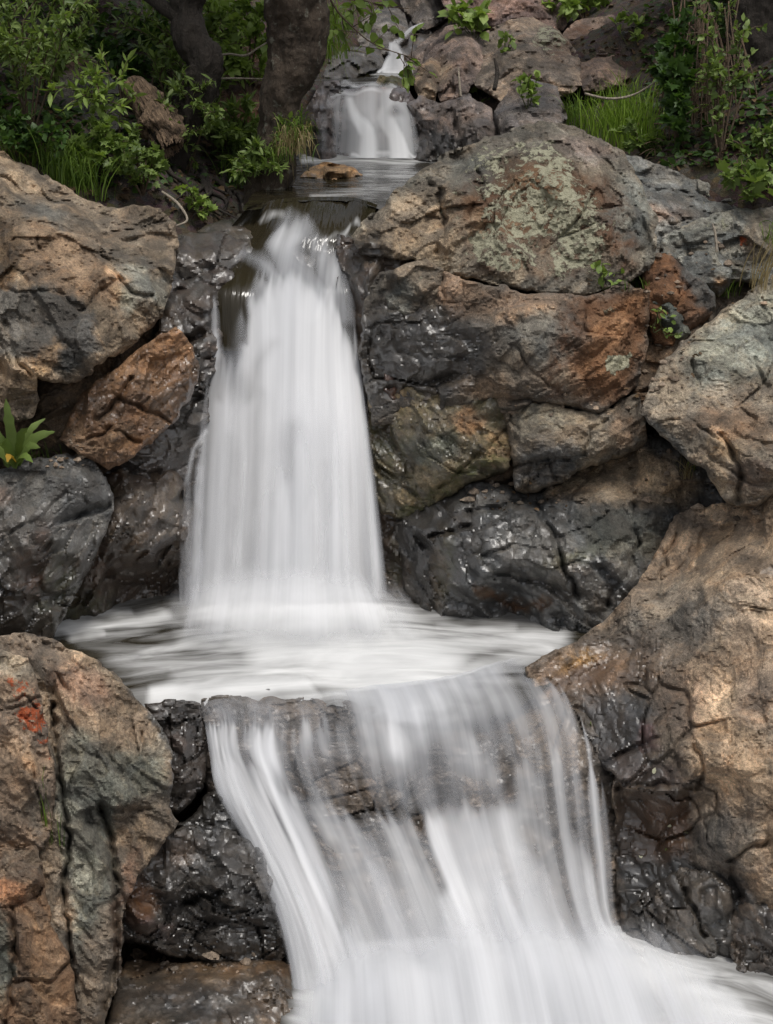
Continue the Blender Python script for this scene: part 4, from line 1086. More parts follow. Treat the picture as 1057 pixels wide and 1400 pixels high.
for i, (lb, ol, ip, c, wt, it) in enumerate(UP):
    rock(lb, ol, ip, col=c, wet=wt, items=it, seed=110 + 3 * i, step=2.6, size=.26, k=.34 if 'flat' not in lb else .08, k2=.32 if 'flat' not in lb else .12, rough=.022, thick=.5 if 'flat' not in lb else .1, ang=(i * 37) % 90 - 30, jag=2.5, flush=.3)
# left bank, in the shade of the trees
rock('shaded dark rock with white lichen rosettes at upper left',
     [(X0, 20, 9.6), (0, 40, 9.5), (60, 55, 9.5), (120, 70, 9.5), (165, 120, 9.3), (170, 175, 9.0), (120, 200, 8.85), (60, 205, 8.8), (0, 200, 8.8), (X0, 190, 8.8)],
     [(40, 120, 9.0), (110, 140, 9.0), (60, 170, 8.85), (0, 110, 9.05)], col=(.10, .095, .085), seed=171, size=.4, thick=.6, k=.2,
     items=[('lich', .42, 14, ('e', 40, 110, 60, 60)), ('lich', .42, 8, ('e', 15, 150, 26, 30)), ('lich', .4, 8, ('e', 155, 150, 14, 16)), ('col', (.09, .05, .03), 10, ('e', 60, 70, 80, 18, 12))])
rock('red-brown earthen rock behind the two trunks',
     [(290, 120, 9.9), (300, 60, 10.4), (345, 40, 10.6), (375, 60, 10.4), (385, 150, 9.9), (370, 200, 9.5), (310, 200, 9.5)],
     [(340, 100, 10.0), (340, 150, 9.7)], col=(.17, .10, .07), seed=174, size=.3, thick=.5)


# ------------------------------------------------------------------ water
def pool(name, outline, zlev, strokes, flow, step=3.4, seed=1, dz=None):
    px, py, q, be, bv, o = relief_grid(outline, step, 2.0, seed)
    V = P(px, py, np.full(len(px), zlev))
    V[:, 2] += .006 * fbm(V * np.array([3, 9, 0]), 3, seed)
    if dz is not None:
        V[:, 2] += dz(px, py, V)
    f = np.zeros(len(px))
    wx = px + 9 * vnoise(px3(px, py, 60.), seed) + 3 * vnoise(px3(px, py, 18.), seed + 1)
    wy = py + 3 * vnoise(px3(px, py, 60.), seed + 2) + 1.5 * vnoise(px3(px, py, 18.), seed + 3)
    for val, fe, shp in strokes:
        g = weight(wx, wy, shp, fe)
        f = f * (1 - g) + val * g if val < f.max() * .999 and val < .5 else np.maximum(f, g * val)
    fl = flow(px, py, V)
    ob = mesh_obj(name, V, q, M_POOL, dict(foam=np.clip(f, 0, 1), flow=fl))
    return structure(ob)


def sheet(name, label, lines, nu, nv, strokes, fscale=1.0, seed=1, parent=None, lift=0.0, ripple=.012, mat=None, tongues=(), fray=1.0, fade=(0, 0), edge=0):
    """falling water between neighbouring stream lines; every line is [(px,py,v),...] with the same number of stations"""
    L = np.array([[(x, y) for x, y, v in ln] for ln in lines], float)
    Tm = np.array([t_of([x for x, y, v in ln], [y for x, y, v in ln], [v for x, y, v in ln]) for ln in lines])
    nl, ns = Tm.shape

    def cat(A, n):          # smooth resampling along axis 0 (Catmull-Rom)
        m = A.shape[0]
        s = np.linspace(0, m - 1, n)
        k = np.minimum(s.astype(int), m - 2)
        f = (s - k)
        g = lambda i: A[np.clip(i, 0, m - 1)]
        f = f.reshape([-1] + [1] * (A.ndim - 1))
        a, b, c, d = g(k - 1), g(k), g(k + 1), g(k + 2)
        return .5 * (2 * b + (c - a) * f + (2 * a - 5 * b + 4 * c - d) * f ** 2 + (3 * b - a - 3 * c + d) * f ** 3)
    A = np.concatenate([L, Tm[..., None]], -1)
    A = cat(A, nu)
    A = np.swapaxes(cat(np.swapaxes(A, 0, 1), nv), 0, 1)
    px = A[..., 0].ravel(); py = A[..., 1].ravel(); t = A[..., 2].ravel()
    V = rays(px, py) * t[:, None]
    V[:, 2] += CH
    uu, vv = np.meshgrid(np.linspace(0, 1, nu), np.linspace(0, 1, nv), indexing='ij')
    uu = uu.ravel(); vv = vv.ravel()
    wid = np.hypot(*(L[-1] - L[0]).mean(0)) / 300.0
    hgt = np.abs(L[:, -1, 1] - L[:, 0, 1]).mean() / 300.0
    fl = np.stack([uu * wid * fscale, vv * hgt, np.full(len(uu), seed * 3.7)], -1)
    rn = fbm(np.stack([uu * wid * 9, vv * hgt * 1.2, np.full(len(uu), seed)], -1), 3, seed)
    V[:, 1] -= lift + ripple * rn * (1 + vv)
    f = np.zeros(len(px)); neg = np.ones(len(px))
    wx = px + 5 * vnoise(px3(px, py, 40.), seed) + 2.0 * vnoise(np.stack([uu * wid * 22, vv * 2, px * 0], -1), seed + 5)
    wy = py + fray * 12 * vnoise(np.stack([uu * wid * 16, vv * 1.2, px * 0 + .3], -1), seed + 2)
    for val, fe, shp in strokes:
        g = weight(wx, wy, shp, fe)
        if val < 0:
            neg = neg * (1 - g * (-val))
        else:
            f = np.maximum(f, g * val)
    if mat is not None:
        fl = fl[:, [1, 0, 2]] * np.array([1, 2.2, 1])
    # tongues: strands that start softly at a point and run down the flow, widening
    if len(tongues):
        A2 = A.reshape(-1, 3)
        keepf = 1 - f; dens = np.zeros(len(px))
        widp = wid * 300.0; lenp = hgt * 300.0
        wob = .010 * vnoise(np.stack([uu * 8, vv * 5, px * 0 + seed], -1), seed + 8)
        for (tx, ty, tw, ti, tl) in tongues:
            k0 = int(np.argmin((A2[:, 0] - tx) ** 2 + (A2[:, 1] - ty) ** 2))
            u0, v0 = uu[k0], vv[k0]
            dv = (vv - v0) * lenp
            wv = tw * (.45 + .55 * sstep(0, 60, dv)) * (1 + np.clip(dv, 0, 400) / 500.0) / widp
            g = np.exp(-((uu + wob - u0) / wv) ** 2) * sstep(-6, 26, dv - 10 * ((uu - u0) / wv) ** 2)
            if tl:
                g = g * (1 - sstep(tl * .5, tl, dv))
            keepf = keepf * (1 - np.clip(ti, 0, .97) * g)
            head = .45 + .55 * np.exp(-np.clip(dv, 0, 999) / 170.0)
            dens = dens + ti * g * head
        f = (1 - keepf) * .90
        dens = 1 - np.exp(-1.1 * dens)
        dens = np.clip(dens * (1 + .5 * vnoise(np.stack([uu * wid * 7, vv * 1.0, px * 0 + seed], -1), seed + 24)) * 1.1, 0, 1)
    else:
        dens = np.clip(f * 1.1, 0, 1)
    f = f * np.clip(.86 + .42 * vnoise(np.stack([uu * wid * 5, vv * .9, px * 0 + seed], -1), seed + 14) + .22 * vnoise(np.stack([uu * wid * 14, vv * 1.5, px * 0 + seed], -1), seed + 15), .4, 1.06)
    f = f * neg
    if edge:
        eu = np.minimum(uu, 1 - uu) + .035 * vnoise(np.stack([uu * wid * 18, vv * 2.2, px * 0 + seed], -1), seed + 33)
        f = f * sstep(0, edge, eu); dens = dens * sstep(0, edge, eu)
    if fade[0]:
        f = f * sstep(0, fade[0], vv)
    if fade[1]:
        f = f * (1 - sstep(1 - fade[1], 1, vv))
    gi = np.arange(nu * nv).reshape(nu, nv)
    q = np.stack([gi[:-1, :-1], gi[:-1, 1:], gi[1:, 1:], gi[1:, :-1]], -1).reshape(-1, 4)
    keep = f[q].max(1) > .004
    q = q[keep]
    used = np.unique(q)
    rm = np.full(len(px), -1); rm[used] = np.arange(len(used))
    ob = mesh_obj(name, V[used], rm[q], mat or M_FOAM, dict(foam=np.clip(f, 0, 1)[used], flow=fl[used], dens=dens[used]), parent=parent)
    if parent is None:
        tag(ob, label, 'waterfall')
    return ob


def along(pts, n, w, inten, seed, jit=5, ln=0, jy=6):
    """n tongue heads strung along a polyline"""
    rg = np.random.default_rng(seed)
    pts = np.asarray(pts, float)
    s = (np.arange(n) + .5) / n * (len(pts) - 1)
    out = []
    for v in s:
        k = min(int(v), len(pts) - 2)
        q = pts[k] + (pts[k + 1] - pts[k]) * (v - k)
        out.append((q[0] + rg.normal(0, jit), q[1] + rg.normal(0, jy), w * rg.uniform(.5, 1.5), inten * rg.uniform(.55, 1.3), ln * rg.uniform(.6, 1.4)))
    return out


def fl_lateral(px, py, V):
    return np.stack([V[:, 0] * 1.0, V[:, 1] * 1.6 + .25 * V[:, 0] ** 2, V[:, 2] * 0], -1)


# middle pool: foam boils at the foot of the tall fall and drifts out to the lip
def swirl(px, py, V):
    dx = V[:, 0] + .25; dy = (V[:, 1] - 7.35) * 1.0
    r = np.hypot(dx * .75, dy)
    a = np.arctan2(dx, -dy)
    return np.stack([a * .9, r * 2.1 + .12 * np.sin(a * 3), r * 0], -1)


def fl_pool(px, py, V):
    return np.stack([V[:, 0] * .9, V[:, 1] * 1.5 + .16 * (V[:, 0] + .2) ** 2 - .05 * V[:, 0], V[:, 2] * 0], -1)


def lip_dz(px, py, V):
    # the surface bends down over the lip in the middle, heaps up a little where the fall lands
    d = np.clip((py - 925) / 60, 0, 1.2) * sstep(430, 500, px)
    boil = .05 * np.exp(-(((px - 400) / 130) ** 2 + ((py - 838) / 16) ** 2)) + .03 * np.exp(-(((px - 480) / 150) ** 2 + ((py - 890) / 26) ** 2))
    left = np.clip((py - 936) / 18, 0, 1.3) ** 2 * sstep(470, 420, px)
    return -.10 * d ** 2 - .035 * left + boil + .012 * fbm(V * np.array([4, 9, 0]), 3, 9)


pool('middle_pool_water',
     [(20, 935), (30, 870), (70, 845), (150, 832), (220, 800), (560, 800), (640, 812), (780, 825), (880, 850), (830, 885), (790, 912), (740, 945), (700, 962), (620, 972), (520, 970), (448, 958), (430, 951), (380, 951), (330, 957), (275, 963),
      (230, 966), (190, 975), (120, 950)], -3.0,
     [(.42, 40, [(120, 850), (250, 830), (640, 838), (770, 870), (720, 915), (600, 960), (430, 940), (260, 952), (190, 940)]),
      (.93, 40, [(250, 828), (300, 822), (520, 822), (570, 850), (660, 885), (640, 935), (560, 975), (480, 960), (430, 935), (300, 940), (230, 940), (230, 915), (330, 900), (290, 870)]),
      (.86, 12, [(205, 936), (300, 920), (420, 920), (440, 948), (380, 950), (330, 954), (240, 957), (200, 955)]),
      (.85, 10, ('s', 9, [(62, 862), (110, 852), (190, 850), (230, 840)])), (.75, 6, ('s', 5, [(120, 842), (180, 838)])), (.9, 8, ('s', 6, [(70, 858), (95, 866), (140, 862)])),
      (.75, 14, ('s', 14, [(560, 880), (660, 882), (765, 872)])), (.6, 10, ('s', 8, [(600, 858), (700, 862)])), (.7, 14, ('s', 16, [(600, 930), (690, 905), (750, 885)])),
      (.10, 10, ('e', 150, 846, 34, 6, 0)), (.10, 14, ('s', 9, [(110, 880), (180, 880), (230, 872)])), (.08, 12, ('s', 9, [(620, 838), (700, 846), (800, 846)]))],
     fl_pool, seed=3, dz=lip_dz)

# upper pool
pool('upper_pool_water',
     [(334, 290), (330, 284), (345, 268), (380, 240), (405, 205), (600, 205), (660, 205), (640, 215), (560, 275), (530, 288), (512, 283), (492, 277), (464, 273), (428, 273), (392, 275), (362, 281), (345, 288)], -1.28,
     [(.95, 5, ('s', 5, [(418, 216), (470, 212), (560, 213), (600, 213)])), (.45, 5, ('s', 5, [(440, 223), (560, 221)])), (.25, 5, ('s', 5, [(500, 236), (580, 240)])), (.22, 6, ('s', 4, [(430, 268), (530, 258)])),
      (.45, 5, ('s', 3, [(480, 302), (510, 292)])), (.28, 4, ('s', 3, [(400, 296), (440, 292)]))],
     lambda px, py, V: np.stack([V[:, 0] * 1.6, V[:, 1] * 1.8, V[:, 2] * 0], -1), seed=6, step=2.4,
     dz=lambda px, py, V: + .012 * np.sin(py / 3.0 + px / 30) * sstep(225, 215, py))
pool('brook_water', [(425, 112), (430, 100), (470, 92), (570, 92), (585, 104), (556, 119), (500, 117), (440, 121)], -.925,
     [(.85, 4, ('s', 3, [(512, 99), (560, 99)])), (.5, 4, ('s', 3, [(460, 119), (550, 117)]))],
     lambda px, py, V: np.stack([V[:, 0] * 2, V[:, 1] * 2, V[:, 2] * 0], -1), seed=8, step=2.4)
pool('lower_pool_water', [(370, YB), (390, 1330), (450, 1290), (800, 1265), (870, 1268), (1000, 1300), (1057, 1318), (1200, 1330), (X1, 1340), (X1, YB)], -3.93,
     [(.97, 30, [(390, 1420), (430, 1330), (520, 1290), (840, 1275), (920, 1300), (1010, 1350), (1080, 1430), (1100, 1500), (390, 1500)]), (.75, 22, [(860, 1275), (960, 1295), (1057, 1322), (1200, 1350), (1200, 1480), (900, 1440)]), (.35, 12, ('s', 9, [(980, 1345), (1057, 1372), (1150, 1395)])), (.3, 10, ('s', 6, [(930, 1300), (1057, 1340)])),
      (.15, 8, ('s', 8, [(1010, 1312), (1057, 1322), (1200, 1330)]))],
     lambda px, py, V: np.stack([(V[:, 0] * .8 - V[:, 1] * .6) * 1.2, (V[:, 0] * .45 + V[:, 1] * .9) * 2.0, V[:, 2] * 0], -1), seed=10,
     dz=lambda px, py, V: .05 * fbm(V * np.array([2.2, 3.5, 0]), 2, 31) + .10 * np.exp(-(((px - 640) / 260) ** 2 + ((py - 1330) / 40) ** 2)))

# the tall fall: an inner body and a looser outer veil
T1 = [
    [(338, 300, -1.32), (300, 330, 7.98), (284, 356, 7.86), (282, 400, 7.60), (282, 480, 7.52), (268, 600, 7.44), (256, 720, 7.38), (246, 850, 7.32)],
    [(362, 292, -1.32), (340, 322, 7.98), (322, 350, 7.83), (312, 400, 7.56), (312, 480, 7.46), (306, 600, 7.38), (300, 720, 7.32), (294, 850, 7.26)],
    [(392, 287, -1.32), (378, 312, 8.0), (364, 345, 7.84), (352, 400, 7.58), (352, 480, 7.46), (350, 600, 7.37), (345, 720, 7.30), (342, 850, 7.24)],
    [(428, 285, -1.32), (418, 310, 8.02), (408, 346, 7.88), (402, 400, 7.66), (400, 480, 7.50), (398, 600, 7.39), (396, 720, 7.32), (394, 850, 7.25)],
    [(464, 285, -1.32), (456, 312, 8.02), (450, 350, 7.9), (446, 400, 7.72), (444, 480, 7.58), (446, 600, 7.42), (448, 720, 7.34), (448, 850, 7.26)],
    [(492, 288, -1.32), (484, 318, 8.0), (478, 354, 7.9), (474, 400, 7.74), (478, 480, 7.62), (486, 600, 7.46), (491, 720, 7.38), (496, 850, 7.30)],
    [(516, 296, -1.32), (500, 328, 7.95), (492, 362, 7.88), (492, 410, 7.76), (498, 480, 7.68), (512, 600, 7.52), (524, 720, 7.44), (538, 850, 7.38)],
]
body = [(346, 425), (358, 388), (385, 365), (420, 372), (452, 400), (470, 440), (484, 475), (492, 560), (502, 700), (512, 852), (258, 852), (272, 700), (284, 570), (292, 535), (297, 486), (332, 484), (348, 466)]
T1 = [[(x, y - 16, -1.264) if v < 0 else (x, y, v) for x, y, v in ln] for ln in T1]
C1 = [[(x, y, v + .05 if v > 0 else v - .006) for x, y, v in ln[:5]] for ln in T1]
WF = empty('waterfall', P(400, 850, 7.3), 'tall white main waterfall dropping between the dark walls into the middle pool', 'waterfall')
sheet('chute_water', '', C1, 90, 90, [(.012, 4, [(270, 240), (530, 240), (530, 480), (270, 480)]), (.5, 5, ('s', 4, [(500, 300, 2), (470, 315, 3), (452, 322, 2)])), (.35, 6, ('s', 4, [(355, 300), (372, 292), (384, 296)])),
      (.3, 8, ('s', 5, [(455, 345), (462, 400)]))], seed=4, mat=M_POOL, ripple=.012, parent=WF)
TG1 = (along([(338, 425), (345, 392), (385, 372), (420, 376), (450, 402), (470, 440), (486, 478)], 30, 9, .50, 1) + along([(288, 486), (318, 482), (346, 478)], 10, 9, .7, 2, 3) + along([(287, 410), (293, 440)], 5, 8, .85, 3, 2)
       + along([(286, 560), (350, 540), (420, 560), (490, 540)], 26, 8, .42, 4, 10, 0, 40) + along([(276, 640), (380, 660), (500, 640)], 26, 10, .40, 5, 12, 0, 50)
       + along([(345, 350), (390, 374)], 4, 6, .4, 6, 4, 80) + along([(388, 302), (402, 299), (425, 304)], 6, 9, .42, 7, 4, 130) + along([(440, 318), (470, 350)], 6, 5, .28, 8, 4, 140) + along([(486, 445), (484, 480)], 3, 4, .5, 9, 2))
sheet('water_curtain', '', T1, 200, 240,
      [(.38, 22, body), (.22, 34, [(262, 720), (276, 600), (300, 560), (490, 560), (508, 650), (530, 860), (246, 860)]),
       (.6, 16, ('s', 10, [(398, 300, 10), (388, 338, 16), (404, 375, 26), (420, 410, 36)])), (.6, 14, ('s', 8, [(310, 338, 5), (345, 352, 8), (385, 382, 12), (410, 400, 18)])), (.42, 14, ('s', 8, [(425, 312, 6), (440, 350, 14), (454, 390, 20), (468, 430, 18)])),
       (.30, 12, ('s', 8, [(474, 330), (484, 420)])),
       (-.85, 8, [(300, 395), (318, 372), (338, 395), (342, 430), (336, 466), (300, 474)]), (-.32, 16, ('s', 8, [(398, 585), (396, 650)])), (-.22, 14, ('s', 5, [(354, 540), (348, 760)])), (-.2, 12, ('s', 5, [(318, 600), (308, 820)])), (-.16, 14, ('s', 6, [(445, 640), (446, 830)])), (-.35, 10, ('s', 4, [(300, 500), (298, 545)])), (-.3, 14, ('e', 322, 524, 14, 22)), (-.25, 12, ('s', 5, [(372, 470), (355, 500), (340, 540)]))], seed=2, parent=WF, tongues=TG1, fray=.5, fade=(0, .06), edge=.11)
T1b = [[(x, y, v - .10) for x, y, v in ln] for ln in [q[1:] for q in T1]]
sheet('veil', '', T1b, 140, 160,
      [(.20, 30, [(300, 580), (340, 540), (470, 540), (500, 620), (515, 850), (255, 850), (272, 660)])], seed=5, parent=WF, ripple=.03, fray=.5, fade=(0, .13), edge=.10,
      tongues=along([(285, 430), (278, 560), (262, 700)], 8, 4, .38, 11, 3, 0, 40) + along([(494, 500), (502, 600), (515, 720)], 8, 4, .30, 12, 3, 0, 40) + along([(300, 600), (400, 640), (490, 600)], 16, 8, .25, 13, 12, 0, 60))
# spray heaped up where the fall strikes the pool
MB = [[(x, y, v - .10) for x, y, v in ln] for ln in [
    [(236, 770, 7.36), (222, 812, 7.22), (212, 850, 7.04), (200, 890, 6.84)], [(266, 764, 7.32), (258, 806, 7.18), (248, 850, 6.98), (240, 896, 6.78)], [(330, 758, 7.27), (325, 800, 7.12), (318, 850, 6.93), (310, 905, 6.72)], [(400, 755, 7.25), (398, 798, 7.10), (395, 850, 6.91), (392, 910, 6.68)],
    [(466, 758, 7.28), (474, 800, 7.13), (482, 850, 6.95), (488, 905, 6.72)], [(506, 764, 7.35), (524, 806, 7.2), (545, 850, 7.01), (556, 897, 6.79)], [(540, 772, 7.40), (566, 814, 7.25), (592, 852, 7.07), (606, 889, 6.87)]]]
sheet('spray', '', MB, 120, 60,
      [(.66, 30, [(262, 800), (300, 780), (400, 772), (500, 784), (534, 806), (562, 866), (480, 880), (300, 880), (240, 862)]), (.45, 10, ('e', 516, 836, 14, 9)), (.4, 12, ('e', 272, 838, 16, 9)), (.3, 14, ('e', 400, 826, 60, 12))], seed=23, parent=WF, ripple=.02, fray=.8, fade=(.62, .55))
sheet('waterfall', 'thin trickle clinging to the dark rock left of the tall waterfall',
      [[(262, 590, 7.3), (246, 640, 7.25), (242, 720, 7.25), (246, 830, 7.25)], [(280, 585, 7.3), (262, 640, 7.25), (262, 720, 7.25), (266, 830, 7.25)], [(292, 585, 7.3), (280, 640, 7.28), (280, 720, 7.28), (284, 830, 7.28)]], 26, 80,
      [(.5, 4, ('s', 3, [(280, 588, 2), (264, 612, 3), (256, 660, 4)])), (.34, 7, ('s', 5, [(258, 640, 4), (256, 720, 7), (258, 825, 9)])), (.3, 5, ('s', 3, [(250, 700), (249, 820)])), (.45, 6, ('s', 5, [(274, 640), (272, 830)]))], seed=7)
# upper falls
sheet('waterfall', 'small upper waterfall spilling over a purple rock into the upper pool',
      [[(446, 112, 10.65), (440, 132, 10.45), (436, 165, 10.12), (432, 216, 9.98)], [(480, 108, 10.65), (475, 128, 10.4), (474, 165, 10.08), (472, 216, 9.94)], [(515, 108, 10.6), (512, 124, 10.38), (512, 165, 10.05), (512, 216, 9.92)],
       [(542, 116, 10.55), (548, 130, 10.4), (556, 165, 10.08), (562, 216, 9.94)], [(556, 122, 10.5), (565, 140, 10.4), (574, 170, 10.12), (582, 216, 9.98)]], 70, 70,
      [(.62, 9, [(466, 128), (500, 120), (560, 128), (574, 214), (462, 214)]), (.55, 9, [(440, 130), (470, 124), (470, 212), (435, 212)]), (.97, 8, ('s', 6, [(450, 128, 2), (490, 126, 5), (530, 126, 6), (552, 134, 5)])), (.97, 9, ('s', 6, [(478, 134, 8), (490, 165, 10), (502, 185, 13), (504, 214, 17)])),
       (.95, 9, ('s', 6, [(530, 130, 12), (525, 165, 14), (538, 190, 14), (548, 214, 18)])), (.9, 5, ('s', 5, [(482, 212), (575, 212)])), (.6, 5, ('s', 4, [(470, 114), (540, 118)])), (-.5, 6, ('e', 540, 158, 10, 8)), (-.6, 6, ('s', 6, [(448, 150), (452, 200)]))], seed=11, ripple=.02)
sheet('waterfall', 'third little waterfall, a short white chute far up the brook',
      [[(528, 58, 12.0), (526, 76, 11.8), (514, 100, 11.5)], [(538, 54, 12.0), (540, 76, 11.78), (540, 100, 11.45)], [(550, 54, 12.0), (556, 76, 11.8), (566, 100, 11.5)]], 30, 40,
      [(.85, 4, ('s', 5, [(538, 60, 4), (542, 78, 9), (542, 97, 22)])), (.9, 3, ('s', 3, [(518, 97), (562, 97)]))], seed=13)
sheet('waterfall', 'topmost grey trickle sliding down at the head of the brook',
      [[(580, 30, 12.6), (560, 38, 12.3), (540, 54, 11.95)], [(586, 38, 12.6), (566, 46, 12.3), (546, 62, 11.95)]], 14, 30, [(.55, 3, ('s', 4, [(578, 34), (562, 42), (545, 56)]))], seed=14)
# the lower cascade: a thin veil over the brown ledge, then tongues that gather into one white apron
T2 = [
    [(262, 962, 6.26), (278, 985, 6.22), (286, 1030, 6.14), (296, 1085, 6.06), (338, 1165, 5.96), (378, 1260, 5.80), (396, 1350, 5.62), (398, 1440, 5.42)],
    [(310, 955, 6.28), (318, 985, 6.20), (322, 1030, 6.10), (345, 1085, 6.02), (385, 1165, 5.92), (425, 1260, 5.76), (450, 1350, 5.58), (455, 1440, 5.40)],
    [(380, 950, 6.30), (385, 982, 6.20), (386, 1030, 6.10), (405, 1085, 5.99), (440, 1165, 5.88), (480, 1260, 5.72), (510, 1350, 5.54), (525, 1440, 5.36)],
    [(450, 945, -3.0), (462, 980, 6.16), (470, 1030, 6.06), (485, 1085, 5.98), (520, 1165, 5.86), (555, 1260, 5.70), (585, 1350, 5.52), (605, 1440, 5.34)],
    [(530, 935, -2.985), (545, 970, 6.14), (555, 1025, 6.04), (565, 1085, 5.97), (592, 1165, 5.86), (630, 1260, 5.72), (665, 1350, 5.54), (690, 1440, 5.36)],
    [(610, 925, -2.985), (630, 965, 6.17), (645, 1025, 6.04), (655, 1085, 5.97), (675, 1165, 5.88), (705, 1260, 5.76), (745, 1350, 5.58), (780, 1440, 5.38)],
    [(680, 905, -2.99), (712, 955, 6.28), (732, 1010, 6.12), (742, 1075, 6.02), (755, 1165, 5.94), (780, 1260, 5.82), (825, 1350, 5.62), (870, 1440, 5.42)],
    [(740, 890, -2.99), (775, 940, 6.42), (795, 1005, 6.26), (806, 1075, 6.14), (815, 1165, 6.04), (830, 1260, 5.92), (880, 1340, 5.70), (960, 1440, 5.45)],
    [(775, 885, 6.68), (808, 940, 6.50), (828, 1005, 6.30), (838, 1075, 6.18), (846, 1165, 6.08), (852, 1260, 5.98), (910, 1330, 5.75), (1010, 1440, 5.48)],
]
T2 = [[(x, y, v - .05 if v > 0 else v + .004) for x, y, v in ln] for ln in T2]
apron = [(300, 1010), (330, 1040), (356, 1060), (400, 1090), (446, 1096), (478, 1118), (556, 1122), (572, 1170), (604, 1226), (606, 1170), (590, 1124), (632, 1104), (700, 1100), (760, 1120), (790, 1200), (806, 1290), (860, 1335), (1000, 1450), (400, 1450), (410, 1340), (396, 1270), (374, 1190), (344, 1125), (304, 1080), (290, 1040)]
TG2 = (along([(284, 982), (325, 984)], 9, 6, .62, 31, 2, 0, 3) + along([(340, 990), (372, 984)], 6, 6, .6, 51, 2, 170, 4) + along([(385, 985), (480, 985)], 9, 5, .5, 52, 4, 120, 8) + along([(300, 1020), (345, 1040)], 6, 9, .5, 53, 4) + [(365, 984, 9, .7, 150), (372, 990, 6, .5, 120), (414, 976, 5, .55, 120), (463, 980, 7, .6, 110), (335, 985, 4, .4, 90), (432, 985, 4, .35, 90), (400, 990, 4, .3, 80), (485, 990, 5, .35, 90)]
       + along([(340, 1040), (372, 1064), (400, 1076), (446, 1082), (478, 1104)], 12, 13, .5, 32, 4) + along([(494, 1102), (556, 1106)], 7, 14, .6, 33, 3, 0, 3) + along([(574, 1108), (600, 1094), (632, 1083), (655, 1098), (672, 1088), (700, 1082), (714, 1104)], 13, 13, .6, 34, 3, 0, 4)
       + along([(704, 1034), (720, 1020), (745, 1010), (760, 1018)], 8, 5, .6, 35, 3, 0, 5) + [(806, 1034, 8, .62, 0), (795, 980, 4, .35, 90), (784, 1040, 10, .22, 0), (822, 1060, 7, .2, 0)]
       + along([(400, 1180), (520, 1170), (650, 1190), (790, 1150)], 24, 20, .4, 36, 14, 0, 34) + along([(430, 1270), (560, 1240), (700, 1260), (820, 1260)], 22, 24, .45, 37, 14, 0, 24) + along([(310, 1070), (340, 1110), (380, 1180)], 8, 9, .6, 38, 4)
       + along([(460, 950), (540, 940), (640, 930), (710, 915)], 16, 16, .28, 39, 6, 190, 8) + along([(720, 915), (765, 935)], 4, 8, .2, 49, 5, 190, 8) + along([(625, 975), (665, 1010)], 6, 8, .35, 40, 6, 130) + along([(500, 975), (540, 985)], 8, 7, .35, 41, 6, 130))
WC = empty('waterfall', P(600, 1330, 5.75), 'broad lower cascade fanning over brown ledges into the foam at the bottom', 'waterfall')
sheet('water_curtain', '', T2, 280, 230,
      [(.40, 20, [(285, 955), (470, 950), (480, 1100), (300, 1085)]), (.44, 24, apron), (.86, 40, [(430, 1340), (540, 1290), (620, 1265), (720, 1295), (800, 1285), (870, 1330), (1010, 1450), (420, 1450)]),
       (.84, 18, ('s', 16, [(292, 1000, 6), (300, 1040, 8), (312, 1076, 10), (350, 1114, 14), (378, 1175, 18), (408, 1260, 22), (425, 1400, 30)])), (.84, 20, ('s', 14, [(405, 1090, 9), (450, 1135, 16), (500, 1195, 24), (560, 1265, 34)])),
       (.30, 30, [(450, 955), (530, 940), (640, 930), (700, 915), (740, 960), (765, 1100), (700, 1110), (480, 1110)]), (.97, 36, [(440, 940), (530, 915), (640, 905), (690, 890), (700, 915), (650, 965), (570, 992), (490, 985)]), (.55, 34, ('s', 24, [(670, 960), (570, 1005), (490, 985)])),
       (-.5, 14, ('s', 8, [(455, 1165, 6), (466, 1210, 11), (472, 1262, 7)])), (-.6, 12, ('s', 6, [(566, 1112, 4), (580, 1160, 7), (604, 1214, 5)])), (-.45, 16, ('s', 8, [(655, 1005, 6), (690, 1050, 12), (702, 1078, 8)])), (-.3, 14, ('s', 6, [(718, 1130, 4), (728, 1165, 7)])), (-.3, 14, ('s', 6, [(690, 985), (735, 1050)])), (-.15, 20, ('s', 14, [(480, 1020), (560, 1075), (640, 1070)]))],
      seed=17, parent=WC, edge=.03, ripple=.02, tongues=TG2, fray=.5)
f2 = (-.62, 10)
T2b = [[(x, y, (v - .09 if v > 0 else v + .02)) for x, y, v in ln] for ln in T2]
sheet('veil', '', T2b, 140, 130,
      [(.34, 44, [(440, 1340), (520, 1230), (600, 1260), (720, 1220), (800, 1270), (870, 1330), (1000, 1450), (420, 1450)]), (.25, 22, ('s', 14, [(300, 1060), (360, 1140), (400, 1260), (420, 1400)]))], seed=19, parent=WC, ripple=.05, fray=.5,
      tongues=along([(380, 1160), (520, 1200), (700, 1180), (800, 1180)], 22, 12, .28, 43, 16, 0, 40))
